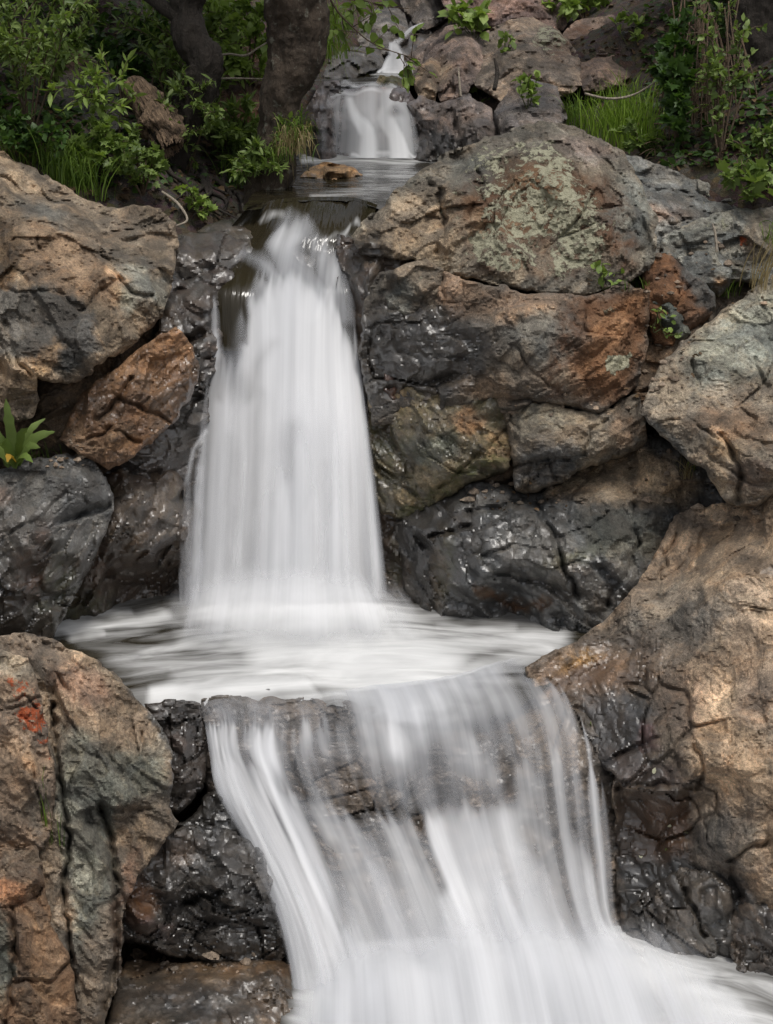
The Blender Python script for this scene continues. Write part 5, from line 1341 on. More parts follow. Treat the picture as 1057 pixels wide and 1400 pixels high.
# foam rolling away from the foot of the cascade
MB2 = [[(x, y, v - .22) for x, y, v in ln] for ln in [[(382, 1300, 5.80), (374, 1380, 5.50), (360, 1460, 5.25)], [(460, 1260, 5.80), (460, 1350, 5.50), (460, 1450, 5.2)], [(580, 1225, 5.80), (600, 1325, 5.50), (620, 1450, 5.15)], [(700, 1210, 5.86), (730, 1315, 5.53), (760, 1450, 5.15)],
       [(795, 1205, 5.98), (850, 1308, 5.62), (900, 1450, 5.15)], [(856, 1225, 6.0), (920, 1305, 5.66), (990, 1450, 5.2)], [(890, 1255, 5.96), (975, 1312, 5.68), (1080, 1430, 5.25)]]]
sheet('spray', '', MB2, 160, 80,
      [(.72, 44, [(430, 1350), (480, 1305), (600, 1270), (720, 1265), (830, 1265), (900, 1295), (1000, 1400), (1040, 1480), (400, 1480)])], seed=27, parent=WC, ripple=.05, fray=.8, fade=(.6, .1), tongues=along([(480, 1300), (650, 1260), (850, 1265)], 14, 26, .3, 47, 12, 0, 16))


# ------------------------------------------------------------------ plants
RNG = np.random.default_rng(7)
VL = bpy.context.view_layer
VL.update()
DG = bpy.context.evaluated_depsgraph_get()


def hit(px, py, fallback=9.0):
    """where the line of sight first meets the ground or a stone"""
    r = rays(px, py)
    d = Vector(r).normalized()
    org = Vector((0, 0, CH))
    for _ in range(4):
        ok, loc, nor, _, ob, _ = S.ray_cast(DG, org, d)
        if not ok:
            return Vector(P(px, py, fallback)), Vector((0, 0, 1))
        if ob.name.startswith('waterfall'):
            org = loc + d * .01
            continue
        return loc, nor
    return loc, nor


def hit3(px, py):
    r = Vector(rays(px, py)).normalized()
    ok, loc, nor, _, ob, _ = S.ray_cast(DG, Vector((0, 0, CH)), r)
    return (loc, nor, ob.name) if ok else (Vector((0, 0, 0)), Vector((0, 0, 1)), '')


def unit(v):
    return v / (np.linalg.norm(v, axis=-1, keepdims=True) + 1e-9)


TPL = {
    'lance': (np.array([[0, 0, 0], [.25, .13, .03], [.25, 0, 0], [.25, -.13, .03], [.6, .15, .03], [.6, 0, .01], [.6, -.15, .03], [1, 0, -.06]]),
              [(0, 2, 1), (0, 3, 2), (1, 2, 5, 4), (2, 3, 6, 5), (4, 5, 7), (5, 6, 7)]),
    'oval': (np.array([[0, 0, 0], [.2, .24, .05], [.2, 0, 0], [.2, -.24, .05], [.6, .30, .05], [.6, 0, .01], [.6, -.30, .05], [1, 0, -.08]]),
             [(0, 2, 1), (0, 3, 2), (1, 2, 5, 4), (2, 3, 6, 5), (4, 5, 7), (5, 6, 7)]),
    'lobed': (np.array([[0, 0, 0], [-.08, .30, .06], [.25, .52, .10], [.36, .28, .04], [.75, .42, .06], [.72, .16, .02], [1.05, 0, -.10],
                        [.72, -.16, .02], [.75, -.42, .06], [.36, -.28, .04], [.25, -.52, .10], [-.08, -.30, .06], [.4, 0, 0]]),
              [(0, 12, 1), (1, 12, 2), (2, 12, 3), (3, 12, 4), (4, 12, 5), (5, 12, 6), (6, 12, 7), (7, 12, 8), (8, 12, 9), (9, 12, 10), (10, 12, 11), (11, 12, 0)]),
}


def leaves(pos, dirs, size, tpl, rng, tilt=.55):
    """many leaves: each template leaf is laid along its direction with its face turned mostly upward"""
    tv, tf = TPL[tpl]
    n = len(pos)
    d = unit(dirs)
    up = unit(np.array([0, 0, 1.0]) + tilt * rng.normal(size=(n, 3)))
    side = unit(np.cross(up, d))
    nor = np.cross(d, side)
    sz = np.asarray(size).reshape(-1, 1, 1) * np.ones((n, 1, 1))
    curl = rng.uniform(.5, 2.2, (n, 1, 1))
    V = pos[:, None, :] + sz * (tv[None, :, 0:1] * d[:, None] + tv[None, :, 1:2] * side[:, None] + curl * tv[None, :, 2:3] * nor[:, None])
    m = len(tv)
    Fc = []
    for k in range(n):
        o = k * m
        Fc.extend([tuple(o + i for i in f) for f in tf])
    rnd = np.repeat(np.clip(rng.normal(.5, .25, n), 0, 1), m)
    return V.reshape(-1, 3), Fc, rnd


def curve_pts(ctrl, n):
    c = np.asarray(ctrl, float)
    s = np.linspace(0, len(c) - 1, n)
    k = np.minimum(s.astype(int), len(c) - 2)
    f = (s - k)[:, None]
    g = lambda i: c[np.clip(i, 0, len(c) - 1)]
    a, b, d, e = g(k - 1), g(k), g(k + 1), g(k + 2)
    return .5 * (2 * b + (d - a) * f + (2 * a - 5 * b + 4 * d - e) * f ** 2 + (3 * b - a - 3 * d + e) * f ** 3)


def tube(pts, radii, sides=6, cap=True, rough=0, seed=0):
    pts = np.asarray(pts, float)
    n = len(pts)
    radii = np.interp(np.linspace(0, 1, n), np.linspace(0, 1, len(radii)), radii)
    t = unit(np.gradient(pts, axis=0))
    ref = np.array([.3, 1, .1])
    a = unit(np.cross(t, ref)); b = np.cross(t, a)
    th = np.linspace(0, 2 * math.pi, sides, endpoint=False)
    R = radii[:, None] * np.ones((1, sides))
    V = pts[:, None] + R[..., None] * (np.cos(th)[None, :, None] * a[:, None] + np.sin(th)[None, :, None] * b[:, None])
    if rough:
        fl = V.reshape(-1, 3)
        nz = fbm(fl * np.array([14, 14, 4]), 3, seed, .6, True) + .6 * fbm(fl * 5, 2, seed + 3)
        V = pts[:, None] + (R * (1 + rough * nz.reshape(n, sides)))[..., None] * (np.cos(th)[None, :, None] * a[:, None] + np.sin(th)[None, :, None] * b[:, None])
    Fc = []
    for i in range(n - 1):
        for j in range(sides):
            k = (j + 1) % sides
            Fc.append((i * sides + j, i * sides + k, (i + 1) * sides + k, (i + 1) * sides + j))
    if cap:
        Fc.append(tuple(range(sides))[::-1])
        Fc.append(tuple((n - 1) * sides + j for j in range(sides)))
    return V.reshape(-1, 3), Fc


def join(parts):
    Vs, Fs, o = [], [], 0
    for v, f in parts:
        Vs.append(v)
        Fs.extend([tuple(o + i for i in q) for q in f])
        o += len(v)
    return np.concatenate(Vs), Fs


def shrub(label, base, tips, leaf='lance', size=.07, per=26, mat=None, stem=None, rs=.006, spread=.05, start=.25, name='shrub', cat='shrub', group=None, seed=0, side=3):
    """tips: list of (px, py, dY); each is the end of a leafy stem that rises from the base"""
    rng = np.random.default_rng(seed + 101)
    b3, _ = hit(*base) if len(base) == 2 else (Vector(P(*base)), None)
    b3 = np.array(b3)
    root = empty(name, b3 - np.array([0, 0, .02]), label, cat, group)
    stems, lp, ld = [], [], []
    for (tx, ty, dy) in tips:
        e = P(tx, ty, b3[1] + dy)
        mid = (b3 + e) / 2 + np.array([0, 0, .18 * np.linalg.norm(e - b3)]) + rng.normal(0, .04, 3)
        c = curve_pts([b3 - np.array([0, 0, .03]), mid, e], 14)
        stems.append(tube(c, [rs, rs * .35], 5))
        L = np.linalg.norm(e - b3)
        for s in range(side):                       # side twigs
            k = int(rng.uniform(4, 12)); d = unit(rng.normal(size=3) + np.array([0, 0, .5]) + unit(c[k] - c[k - 1]))
            q = curve_pts([c[k], c[k] + d * L * .14, c[k] + d * L * .26 + np.array([0, 0, -.02])], 7)
            stems.append(tube(q, [rs * .45, rs * .2], 4))
            m = max(2, per // 3)
            f = rng.uniform(.15, 1, m)
            lp.append(q[0] + (q[-1] - q[0]) * f[:, None] + rng.normal(0, .004, (m, 3)))
            ld.append(d + rng.normal(0, .8, (m, 3)))
        f = start + (1 - start) * rng.uniform(0, 1, per) ** .8
        i = f * 13
        k = np.minimum(i.astype(int), 12)
        pp = c[k] + (c[k + 1] - c[k]) * (i - k)[:, None]
        tdir = unit(c[k + 1] - c[k])
        lp.append(pp + rng.normal(0, spread * .15, (per, 3)))
        ld.append(tdir * .7 + rng.normal(0, .75, (per, 3)))
    V, Fc = join(stems)
    mesh_obj('stem', V, Fc, stem or M_STEM, parent=root)
    pos = np.concatenate(lp); dr = np.concatenate(ld)
    V, Fc, rnd = leaves(pos, dr, size * rng.uniform(.5, 1.2, len(pos)), leaf, rng)
    mesh_obj('foliage', V, Fc, mat or M_LEAF, dict(rnd=rnd), parent=root, smooth=True)
    return root


def tuft(label, bases, n, length, mat, lean=(0, 0), spread=.5, width=.006, cat='grass', seed=0, name='grass_tuft', droop=.6, base_r=.05, group=None):
    rng = np.random.default_rng(seed + 501)
    Vs, Fs, rn, o = [], [], [], 0
    for b in bases:
        b3, _ = hit(*b) if len(b) == 2 else (Vector(P(*b)), None)
        b3 = np.array(b3)
        for k in range(n):
            az = rng.uniform(0, 2 * math.pi)
            d = np.array([math.cos(az), math.sin(az), 0]) * spread * rng.uniform(.1, 1) + np.array([lean[0], lean[1], 0])
            L = length * rng.uniform(.45, 1.1)
            s = np.linspace(0, 1, 8)
            p0 = b3 + np.array([rng.normal(0, base_r), rng.normal(0, base_r), -.02])
            c = p0 + L * (s[:, None] * np.array([0, 0, 1]) + (s ** 1.6)[:, None] * d - (s ** 3)[:, None] * np.array([0, 0, droop * rng.uniform(.3, 1.1)]))
            sd = unit(np.cross(d + 1e-3, [0, 0, 1.0]) + rng.normal(0, .4, 3))
            wv = width * rng.uniform(.5, 1.2) * np.array([.7, 1, 1, .95, .85, .65, .4, .05])
            V = np.concatenate([c - sd * wv[:, None] / 2, c + sd * wv[:, None] / 2])
            Vs.append(V)
            Fs.extend([(o + i, o + i + 8, o + i + 9, o + i + 1) for i in range(7)])
            rn.append(np.full(16, np.clip(rng.normal(.5, .28), 0, 1)))
            o += 16
    V = np.concatenate(Vs)
    ob = mesh_obj(name, V, Fs, mat, dict(rnd=np.concatenate(rn)))
    return tag(ob, label, cat, group)


def single(name, label, cat, ctrl, radii, mat, n=24, sides=6, rough=0, group=None, seed=0):
    pts = curve_pts([P(*c) if len(c) == 3 and not isinstance(c, np.ndarray) else c for c in ctrl], n)
    V, Fc = tube(pts, radii, sides, True, rough, seed)
    return tag(mesh_obj(name, V, Fc, mat), label, cat, group)


# trees: trunk, limbs and a leafy crown above the picture
def tree(label, trunk, radii, limbs, crown_c, crown_r, nleaf, mat_t, seed, roots=(), lmat=None):
    rng = np.random.default_rng(seed)
    tp = [P(*c) if not isinstance(c, np.ndarray) else c for c in trunk]
    root = empty('tree', tp[0], label, 'tree')
    cc = curve_pts(tp, 220)
    cc = cc + .035 * np.stack([vnoise(cc * np.array([0, 0, 2.6]) + seed, seed), vnoise(cc * np.array([0, 0, 2.6]) + seed, seed + 1), cc[:, 0] * 0], -1)
    V, Fc = tube(cc, radii, 48, True, .38, seed)
    pieces = [(V, Fc)]
    for rt in roots:
        pieces.append(tube(curve_pts([P(*c) for c in rt[0]], 20), rt[1], 8, True, .2, seed + 3))
    V, Fc = join(pieces)
    mesh_obj('trunk', V, Fc, mat_t, parent=root)
    top = tp[-1]
    lp = []
    for (k, dv, r0) in limbs:
        s = curve_pts(tp, 40)[k]
        c = curve_pts([s, s + np.array(dv) * .5 + rng.normal(0, .06, 3), s + np.array(dv)], 20)
        V, Fc = tube(c, [r0, r0 * .3], 9, True, .15, seed + k)
        mesh_obj('limb', V, Fc, mat_t, parent=root)
    cen = np.array(crown_c, float)
    nb = 60
    bl = cen + unit(rng.normal(size=(nb, 3))) * (rng.uniform(0, 1, (nb, 1)) ** .45) * np.array(crown_r)
    pos = bl[rng.integers(0, nb, nleaf)] + rng.normal(0, .20, (nleaf, 3)) * np.array([1, 1, .6])
    V, Fc, rnd = leaves(pos, rng.normal(size=(nleaf, 3)) + np.array([0, 0, -.3]), .10 * rng.uniform(.6, 1.2, nleaf), 'oval', rng, .7)
    mesh_obj('crown', V, Fc, lmat or M_LEAF, dict(rnd=rnd), parent=root)
    return root


g1 = np.array(hit(392, 268, 8.9)[0]); YT = float(g1[1])
YT = 8.85
tree('grey-barked tree trunk rising at the left edge of the upper pool',
     [(368, 305, YT), (370, 262, YT), (375, 215, YT), (388, 150, YT), (400, 90, YT), (405, 40, YT), (404, -20, YT), (398, -160, YT), (380, -400, YT), (350, -700, YT)], [.12, .10, .09, .085, .095, .115, .125, .12, .10, .07, .05],
     [(20, (-.5, .1, 1.2), .06), (26, (.6, .5, .8), .05), (30, (-.6, .6, .9), .05), (33, (.4, -.3, .8), .04)], P(200, -620, 9.3), (1.7, 1.3, .8), 6000, M_BARK, 21,
     roots=[([(368, 250, YT - .05), (345, 270, YT - .1), (330, 292, YT - .2)], [.05, .03, .015]), ([(372, 255, YT - .05), (384, 275, YT - .1), (408, 292, YT - .15)], [.045, .03, .015])])
tree('dark crooked tree leaning over the left bank',
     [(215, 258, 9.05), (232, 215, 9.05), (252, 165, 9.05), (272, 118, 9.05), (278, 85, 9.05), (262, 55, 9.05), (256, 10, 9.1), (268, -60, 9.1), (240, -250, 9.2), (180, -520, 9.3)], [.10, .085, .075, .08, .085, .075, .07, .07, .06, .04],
     [(24, (-.5, .2, .7), .04), (30, (.4, .4, .7), .035), (34, (-.5, -.3, .6), .03)], P(60, -520, 9.4), (1.6, 1.2, .8), 6000, M_BARKD, 22)
tree('dark tree trunk at the right edge of the picture',
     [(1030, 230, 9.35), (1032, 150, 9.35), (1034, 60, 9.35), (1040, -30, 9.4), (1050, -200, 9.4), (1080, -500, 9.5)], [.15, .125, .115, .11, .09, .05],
     [(24, (.5, .2, .8), .05), (30, (-.5, .4, .8), .04), (34, (.4, -.3, .7), .03)], P(1250, -520, 9.8), (1.4, 1.2, .8), 5000, M_BARKD, 23, lmat=M_LEAFD)

# leafy shrubs on the left bank
SH = [
    ('willowy shrub at the top left corner with small upright leaves', (40, 190), [(20, 10, -.1), (60, -10, 0), (90, 20, -.2), (10, 60, -.2), (120, 0, 0), (60, 40, -.3), (-20, 30, 0), (95, -30, .1)], 'lance', .075, 26, M_LEAF),
    ('bright sprig of pointed leaves in front of the lichened dark rock', (160, 215), [(100, 105, -.35), (80, 118, -.4), (125, 100, -.35), (145, 118, -.3), (112, 128, -.4)], 'lance', .085, 14, M_LEAFB),
    ('leafy shrub hanging between the two left trunks', (300, 215), [(210, 30, .1), (230, 70, -.1), (190, 60, 0), (245, 110, -.2), (180, 15, .2), (260, 20, .1), (215, 95, -.1), (160, 30, .2)], 'lance', .08, 22, M_LEAF),
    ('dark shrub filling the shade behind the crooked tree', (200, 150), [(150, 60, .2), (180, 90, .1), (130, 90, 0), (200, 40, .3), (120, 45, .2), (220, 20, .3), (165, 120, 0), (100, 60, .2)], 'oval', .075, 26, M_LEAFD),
    ('green shrub with lance leaves at the foot of the grey-barked tree', (330, 245), [(290, 130, 0), (310, 150, -.2), (340, 140, -.2), (350, 165, -.3), (365, 185, -.35), (300, 175, -.3), (330, 190, -.4), (280, 160, -.1), (375, 160, -.2), (345, 205, -.4)], 'lance', .085, 26, M_LEAF),
    ('pale shrub with fresh leaves behind the grey-barked tree', (340, 130), [(300, 20, .1), (330, 5, .1), (350, 30, 0), (310, 55, 0), (280, 40, .1), (320, 80, -.1), (360, 10, .1), (290, 5, .2)], 'oval', .085, 20, M_LEAFB),
    ('low bramble with round leaves on the left bank above the tan boulder', (195, 262), [(160, 205, -.15), (185, 185, -.1), (210, 205, -.2), (150, 225, -.2), (225, 225, -.15), (200, 235, -.25), (175, 215, -.25)], 'lobed', .055, 12, M_LEAF),
    ('little green seedling at the water edge under the roots', (285, 300), [(270, 275, -.1), (255, 258, -.1), (292, 285, -.1)], 'lobed', .055, 5, M_LEAFB),
    ('dark undergrowth at the far left above the tan boulder', (30, 215), [(0, 150, -.1), (30, 160, -.1), (60, 180, -.15), (10, 190, -.2), (-30, 170, -.1), (80, 195, -.15)], 'oval', .06, 16, M_LEAFD),
]
SH += [
    ('fresh green shrub arching over the top edge between the left trunks', (235, 120), [(190, -10, 0), (215, 5, -.1), (240, -15, 0), (300, -15, 0), (320, 15, -.1), (345, 60, -.2), (290, 60, -.2), (205, 40, -.1)], 'lance', .085, 24, M_LEAFB),
    ('leafy green shrub spreading across the far upper left', (70, 130), [(20, 40, -.2), (50, 60, -.3), (85, 75, -.3), (110, 50, -.2), (130, 30, -.2), (0, 80, -.3), (-20, 50, -.2), (60, 95, -.35)], 'lance', .08, 24, M_LEAF),
    ('low green shrub hugging the base of the grey-barked tree', (360, 255), [(350, 200, -.2), (370, 215, -.2), (385, 235, -.3), (340, 225, -.25), (410, 200, -.2), (330, 235, -.3), (395, 170, -.1)], 'lance', .075, 18, M_LEAF),
    ('fine-leaved green shrub in front of the crooked tree', (255, 235), [(235, 120, -.25), (250, 100, -.2), (270, 140, -.3), (285, 115, -.2), (225, 150, -.3), (262, 175, -.35), (300, 150, -.3)], 'lance', .07, 20, M_LEAF),
    ('hanging green sprays across the upper part of the crooked tree', (320, 60), [(300, 40, -.5), (285, 60, -.5), (310, 70, -.5), (330, 45, -.5), (270, 30, -.5), (345, 90, -.4)], 'lance', .07, 14, M_LEAFB),
    ('clump of round-leaved green plants on the shaded left bank', (130, 235), [(110, 190, -.1), (130, 180, -.1), (150, 195, -.1), (95, 205, -.1), (140, 210, -.2), (170, 190, 0)], 'lobed', .06, 12, M_LEAFB),
]
for i, (lb, b, tp, lf, sz, per, mt) in enumerate(SH):
    shrub(lb, b, tp, lf, sz * .78, int(per * 2.2), mt, seed=i * 7, rs=.006, side=5)
# right bank
SR = [
    ('large leafy bush beyond the right edge of the view', (1200, 250), [(1130, 60, .2), (1180, 30, .1), (1230, 60, .1), (1270, 100, 0), (1160, 120, 0), (1210, 130, -.1), (1120, 150, 0), (1260, 170, -.1)], 'oval', .08, 26, M_LEAF),
    ('large leafy bush beyond the left edge of the view', (-130, 190), [(-60, 40, .1), (-100, 10, .1), (-160, 30, .1), (-200, 80, 0), (-90, 90, 0), (-140, 100, -.1), (-220, 130, 0), (-50, 110, 0)], 'lance', .08, 26, M_LEAF),
    ('dark ivy climbing in front of the rock at the upper right', (925, 200), [(915, 60, .3), (930, 90, .1), (920, 130, 0), (945, 110, 0), (905, 100, .2), (935, 150, -.1), (915, 165, -.1), (950, 70, .2), (930, 30, .3)], 'lobed', .085, 16, M_LEAFD),
    ('tangled bramble with small green leaves by the dark right trunk', (985, 215), [(960, 20, .2), (985, 10, .2), (1000, 60, .1), (975, 80, 0), (1010, 110, 0), (950, 50, .2), (1020, 30, .1), (990, 140, -.1), (1000, 5, .2)], 'oval', .055, 18, M_LEAF),
    ('broad bright leaves of a mallow at the right edge of the grey ledges', (1030, 272), [(995, 232, -.2), (1015, 225, -.15), (1045, 240, -.2), (1000, 245, -.25), (1030, 250, -.3), (1050, 262, -.3), (1070, 235, -.2), (1020, 265, -.3)], 'lobed', .085, 5, M_LEAF),
    ('low ground bramble under the bright grass', (880, 205), [(850, 180, -.1), (870, 190, -.15), (890, 195, -.15), (905, 205, -.15), (925, 212, -.15), (860, 195, -.15), (900, 185, -.1), (940, 200, -.1)], 'lobed', .06, 9, M_LEAF),
    ('green weed in the shade of the dark right trunk', (1040, 235), [(1030, 180, -.1), (1010, 190, -.15), (1050, 195, -.1), (1065, 180, -.1)], 'oval', .06, 12, M_LEAF),
    ('shrub at the top edge above the crumbling right bank', (800, 25), [(760, -5, .1), (790, 5, 0), (810, -15, 0), (775, 12, -.1), (830, 0, 0), (745, 5, .1), (840, -20, .1)], 'oval', .09, 16, M_LEAFB),
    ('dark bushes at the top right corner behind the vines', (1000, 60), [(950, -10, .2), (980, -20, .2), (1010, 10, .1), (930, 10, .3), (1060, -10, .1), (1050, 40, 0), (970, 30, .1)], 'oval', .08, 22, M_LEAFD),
]
for i, (lb, b, tp, lf, sz, per, mt) in enumerate(SR):
    shrub(lb, b, tp, lf, sz * .8, int(per * 1.6), mt, seed=200 + i * 7, rs=.006, stem=M_STEM)
SM = [
    ('bright leafy sprig growing on the pink boulder at the top', (650, 50), [(625, 8, 0), (640, 0, 0), (655, 15, 0), (665, 10, -.05), (635, 22, -.05), (612, 20, 0), (650, 28, -.05)], 'oval', .085, 9, M_LEAFB),
    ('small fresh sprig on the broad tan rock', (690, 70), [(680, 55, 0), (695, 48, 0), (700, 62, -.05)], 'oval', .06, 8, M_LEAFB),
    ('slender weed against the dark grey rock above the lichen boulder', (722, 145), [(712, 100, 0), (722, 115, -.05), (735, 105, 0), (728, 130, -.05)], 'oval', .055, 9, M_LEAFB),
    ('two-leaved weed hanging on the wet purple rock', (655, 135), [(636, 105, 0), (645, 125, -.1), (668, 138, -.1), (660, 115, -.05)], 'lobed', .06, 5, M_LEAFB),
    ('thin sprig standing on the pitted brown rock', (862, 60), [(850, 8, 0), (858, 25, 0), (868, 45, -.05), (845, 30, 0)], 'oval', .06, 8, M_LEAFB),
    ('tiny three-leaved plant in the joint under the lichen boulder', (822, 388), [(808, 368, -.05), (820, 382, -.06), (832, 372, -.05), (838, 386, -.05)], 'oval', .045, 3, M_LEAFB),
    ('small weed sprouting from the joint beside the rust block', (868, 388), [(862, 368, -.04), (872, 362, -.04), (878, 378, -.05)], 'lance', .045, 6, M_LEAF),
    ('little yellow-green weed beside the thin stone flake', (905, 440), [(900, 428, -.03), (914, 450, -.05), (930, 455, -.05), (918, 436, -.05)], 'oval', .03, 4, M_LEAFB),
]
for i, (lb, b, tp, lf, sz, per, mt) in enumerate(SM):
    shrub(lb, b, tp, lf, sz, per, mt, seed=400 + i * 7, rs=.0035, stem=M_GSTEM, name='weed', cat='weed', side=2)

# a leafy branch that hangs in over the brook
def branch(label, ctrl, r, twigs, leaf, size, per, mat, seed):
    rng = np.random.default_rng(seed)
    c = curve_pts([P(*q) for q in ctrl], 30)
    root = empty('branch', c[0], label, 'branch')
    pieces = [tube(c, [r, r * .3], 6)]
    lp, ld = [], []
    for k in range(twigs):
        i = int(rng.uniform(6, 29))
        d = unit(rng.normal(size=3) * np.array([1, .5, 1]) + np.array([.3, 0, -.4]))
        e = c[i] + d * .16
        pieces.append(tube(curve_pts([c[i], (c[i] + e) / 2, e], 5), [r * .4, r * .2], 4))
        m = per
        f = rng.uniform(.2, 1, m)
        lp.append(c[i] + (e - c[i]) * f[:, None]); ld.append(d + rng.normal(0, .7, (m, 3)))
    V, Fc = join(pieces)
    mesh_obj('stem', V, Fc, M_STEM, parent=root)
    pos = np.concatenate(lp)
    V, Fc, rnd = leaves(pos, np.concatenate(ld), size * rng.uniform(.6, 1.15, len(pos)), leaf, rng)
    mesh_obj('foliage', V, Fc, mat, dict(rnd=rnd), parent=root)


branch('bright leafy branch hanging over the brook right of the grey-barked tree', [(425, -60, 9.6), (455, 5, 9.5), (480, 35, 9.45), (515, 62, 9.4), (575, 82, 9.35)], .007, 14, 'oval', .075, 4, M_LEAFB, 31)
branch('second leafy branch across the top edge left of the brook', [(430, -90, 9.9), (470, -20, 9.8), (510, 5, 9.75), (560, 12, 9.7)], .006, 12, 'oval', .08, 4, M_LEAFB, 32)

# grasses
tuft('large arching grass tuft above the tan boulder at left', [(100, 258), (120, 268), (85, 248), (112, 250)], 70, .42, M_GRASS, spread=.7, droop=.75, seed=1)
tuft('dark grass along the foot of the lichened rock at far left', [(40, 225), (20, 212), (70, 235), (55, 215)], 45, .34, M_GRASS, spread=.6, seed=2)
tuft('green grass tuft under the shrub at the grey-barked tree', [(320, 250), (345, 245), (365, 250), (335, 235)], 55, .36, M_GRASS, spread=.6, seed=3)
tuft('straw-coloured grass clump at the base of the grey-barked tree', [(398, 205, 8.66), (405, 195, 8.68)], 50, .30, M_DRY, spread=.55, droop=1.5, seed=4, lean=(.15, -.1))
tuft('green grass mixed in at the base of the grey-barked tree', [(385, 215, 8.64), (400, 180, 8.68)], 45, .26, M_GRASS, spread=.6, droop=1.2, seed=5, lean=(.15, -.1))
tuft('bright grass hanging from the bank behind the grey-barked tree', [(440, 60, 9.9), (450, 40, 10), (432, 85, 9.8), (455, 75, 9.8)], 60, .42, M_GRASSB, spread=.7, droop=1.3, seed=6)
tuft('bright green grass clump behind the lichen boulder', [(835, 196), (860, 198), (885, 200), (845, 180), (875, 178), (815, 184), (860, 165)], 80, .40, M_GRASSB, spread=.45, droop=.45, seed=7, base_r=.06)
tuft('thin grass in front of the dark grey rock beside the bright clump', [(790, 172), (775, 168), (800, 178)], 40, .30, M_GRASS, spread=.5, seed=8)
tuft('dry grass tuft at the right edge above the pale slab', [(1046, 388)], 60, .34, M_DRY, spread=.5, droop=.3, seed=9, lean=(.25, -.1))
tuft('green grass in the notch between the grey ledges and the pale slab', [(1003, 398), (1050, 330), (990, 400)], 22, .22, M_GRASS, spread=.5, seed=10, base_r=.025)
tuft('small spiky grass tuft in the crack below the pale slab', [(937, 648)], 46, .13, M_DRY, spread=.9, droop=.4, seed=11, base_r=.012, width=.004)
tuft('few green blades in the crack below the pale slab', [(942, 645)], 12, .14, M_GRASS, spread=.9, droop=.3, seed=12, base_r=.012, width=.005)
tuft('tall thin yellow-green grass stems growing up the lower left boulder', [(58, 1128), (64, 1122)], 8, .26, M_GRASSB, spread=.16, droop=.05, seed=13, base_r=.012, width=.004)
tuft('short thin grass stems lower in the boulder crack', [(78, 1165), (84, 1150)], 6, .18, M_GRASS, spread=.3, droop=.1, seed=14, base_r=.012, width=.0035)
tuft('fine grass at the foot of the brown wedge at left', [(72, 622)], 60, .16, M_GRASS, spread=.8, droop=.4, seed=15, base_r=.06, width=.004)
tuft('short grass in the joint beside the rust block', [(872, 392), (858, 392), (884, 390)], 10, .10, M_GRASS, spread=.5, seed=16, base_r=.012, width=.004)

# broad-leaved rosette at the left edge
b3 = P(22, 636, 6.88)
ros = empty('broad_leaf_plant', b3, 'broad-leaved green rosette plant growing at the left edge under the tan boulder', 'plant')
rr = np.random.default_rng(77)
for k, (tx, ty, dy, wd, mt) in enumerate([(8, 545, -.05, .045, M_LEAF), (38, 585, -.12, .04, M_LEAF), (75, 590, -.12, .05, M_LEAF), (62, 572, -.02, .035, M_LEAF), (2, 606, -.16, .05, M_LEAF), (-25, 580, -.05, .05, M_LEAF), (55, 612, -.2, .045, M_LEAF), (45, 632, -.2, .04, M_LEAFB), (10, 632, -.2, .035, M_YELLOW), (-30, 615, -.15, .05, M_LEAF)]):
    e = P(tx, ty, b3[1] + dy)
    c = curve_pts([b3 + rr.normal(0, .01, 3), (b3 + e) / 2 + np.array([0, -.02, .05]), e], 12)
    sd = unit(np.cross(e - b3, [.15, -.8, .6]))
    wv = wd * np.sin(np.linspace(.12, 1, 12) ** .8 * math.pi * .97 + .05) * (1 + .18 * np.sin(np.arange(12) * 2.4 + k))
    nv_ = np.cross(unit(e - b3), sd)
    V = np.concatenate([c - sd * wv[:, None] * .5 + nv_ * wv[:, None] * .14, c, c + sd * wv[:, None] * .5 + nv_ * wv[:, None] * .14])
    Fc = [(i, i + 12, i + 13, i + 1) for i in range(11)] + [(i + 12, i + 24, i + 25, i + 13) for i in range(11)]
    lf = mesh_obj('leaf', V, Fc, mt, dict(rnd=np.full(36, rr.uniform(.2, .9))), parent=ros)
    if mt is M_YELLOW:
        lf['label'] = 'yellowed withering leaf'

# dead wood, roots and twigs
rng = np.random.default_rng(5)
c = curve_pts([P(178, 118, 9.0), P(204, 146, 8.92), P(224, 180, 8.84), P(234, 206, 8.8)], 30)
log = empty('broken_log', P(236, 212, 8.8), 'splintered brown broken log hanging over the left bank', 'log')
V, Fc = tube(c, [.05, .07, .082, .07], 40, False, .55, 12)
V = V.reshape(30, 40, 3)
jg = np.repeat(rng.uniform(0, 1, 14), 3)[:40] * .8 + rng.uniform(0, .2, 40)
for i in range(13, 30):                  # the broken end: a jagged, fibrous rim
    V[i] += (c[17] - V[i].mean(0)) * 0 - (c[29] - c[13]) * ((i - 13) / 16 * (1 - jg) * .8)[:, None]
mesh_obj('splintered_wood', V.reshape(-1, 3), Fc, M_ROT, parent=log)
V, Fc = tube(c[:26], [.03, .05, .06, .045], 16, True, .5, 13)
mesh_obj('heartwood', V, Fc, M_BARKD, parent=log)
for k in range(54):
    a = rng.uniform(0, 6.28); i0 = int(rng.uniform(0, 19))
    ax = unit(c[-1] - c[0]); s1 = unit(np.cross(ax, [0, 1, 0])); s2 = np.cross(ax, s1)
    q = c[i0:] + np.interp(np.arange(i0, 30), [0, 10, 29], [.052, .074, .066])[:, None] * (math.cos(a) * s1 + math.sin(a) * s2) + rng.normal(0, .003, (30 - i0, 3))
    V, Fc = tube(q, [.004, .009, .007, .002], 5, True, .6, k)
    mesh_obj('splinter', V, Fc, M_ROT, parent=log)
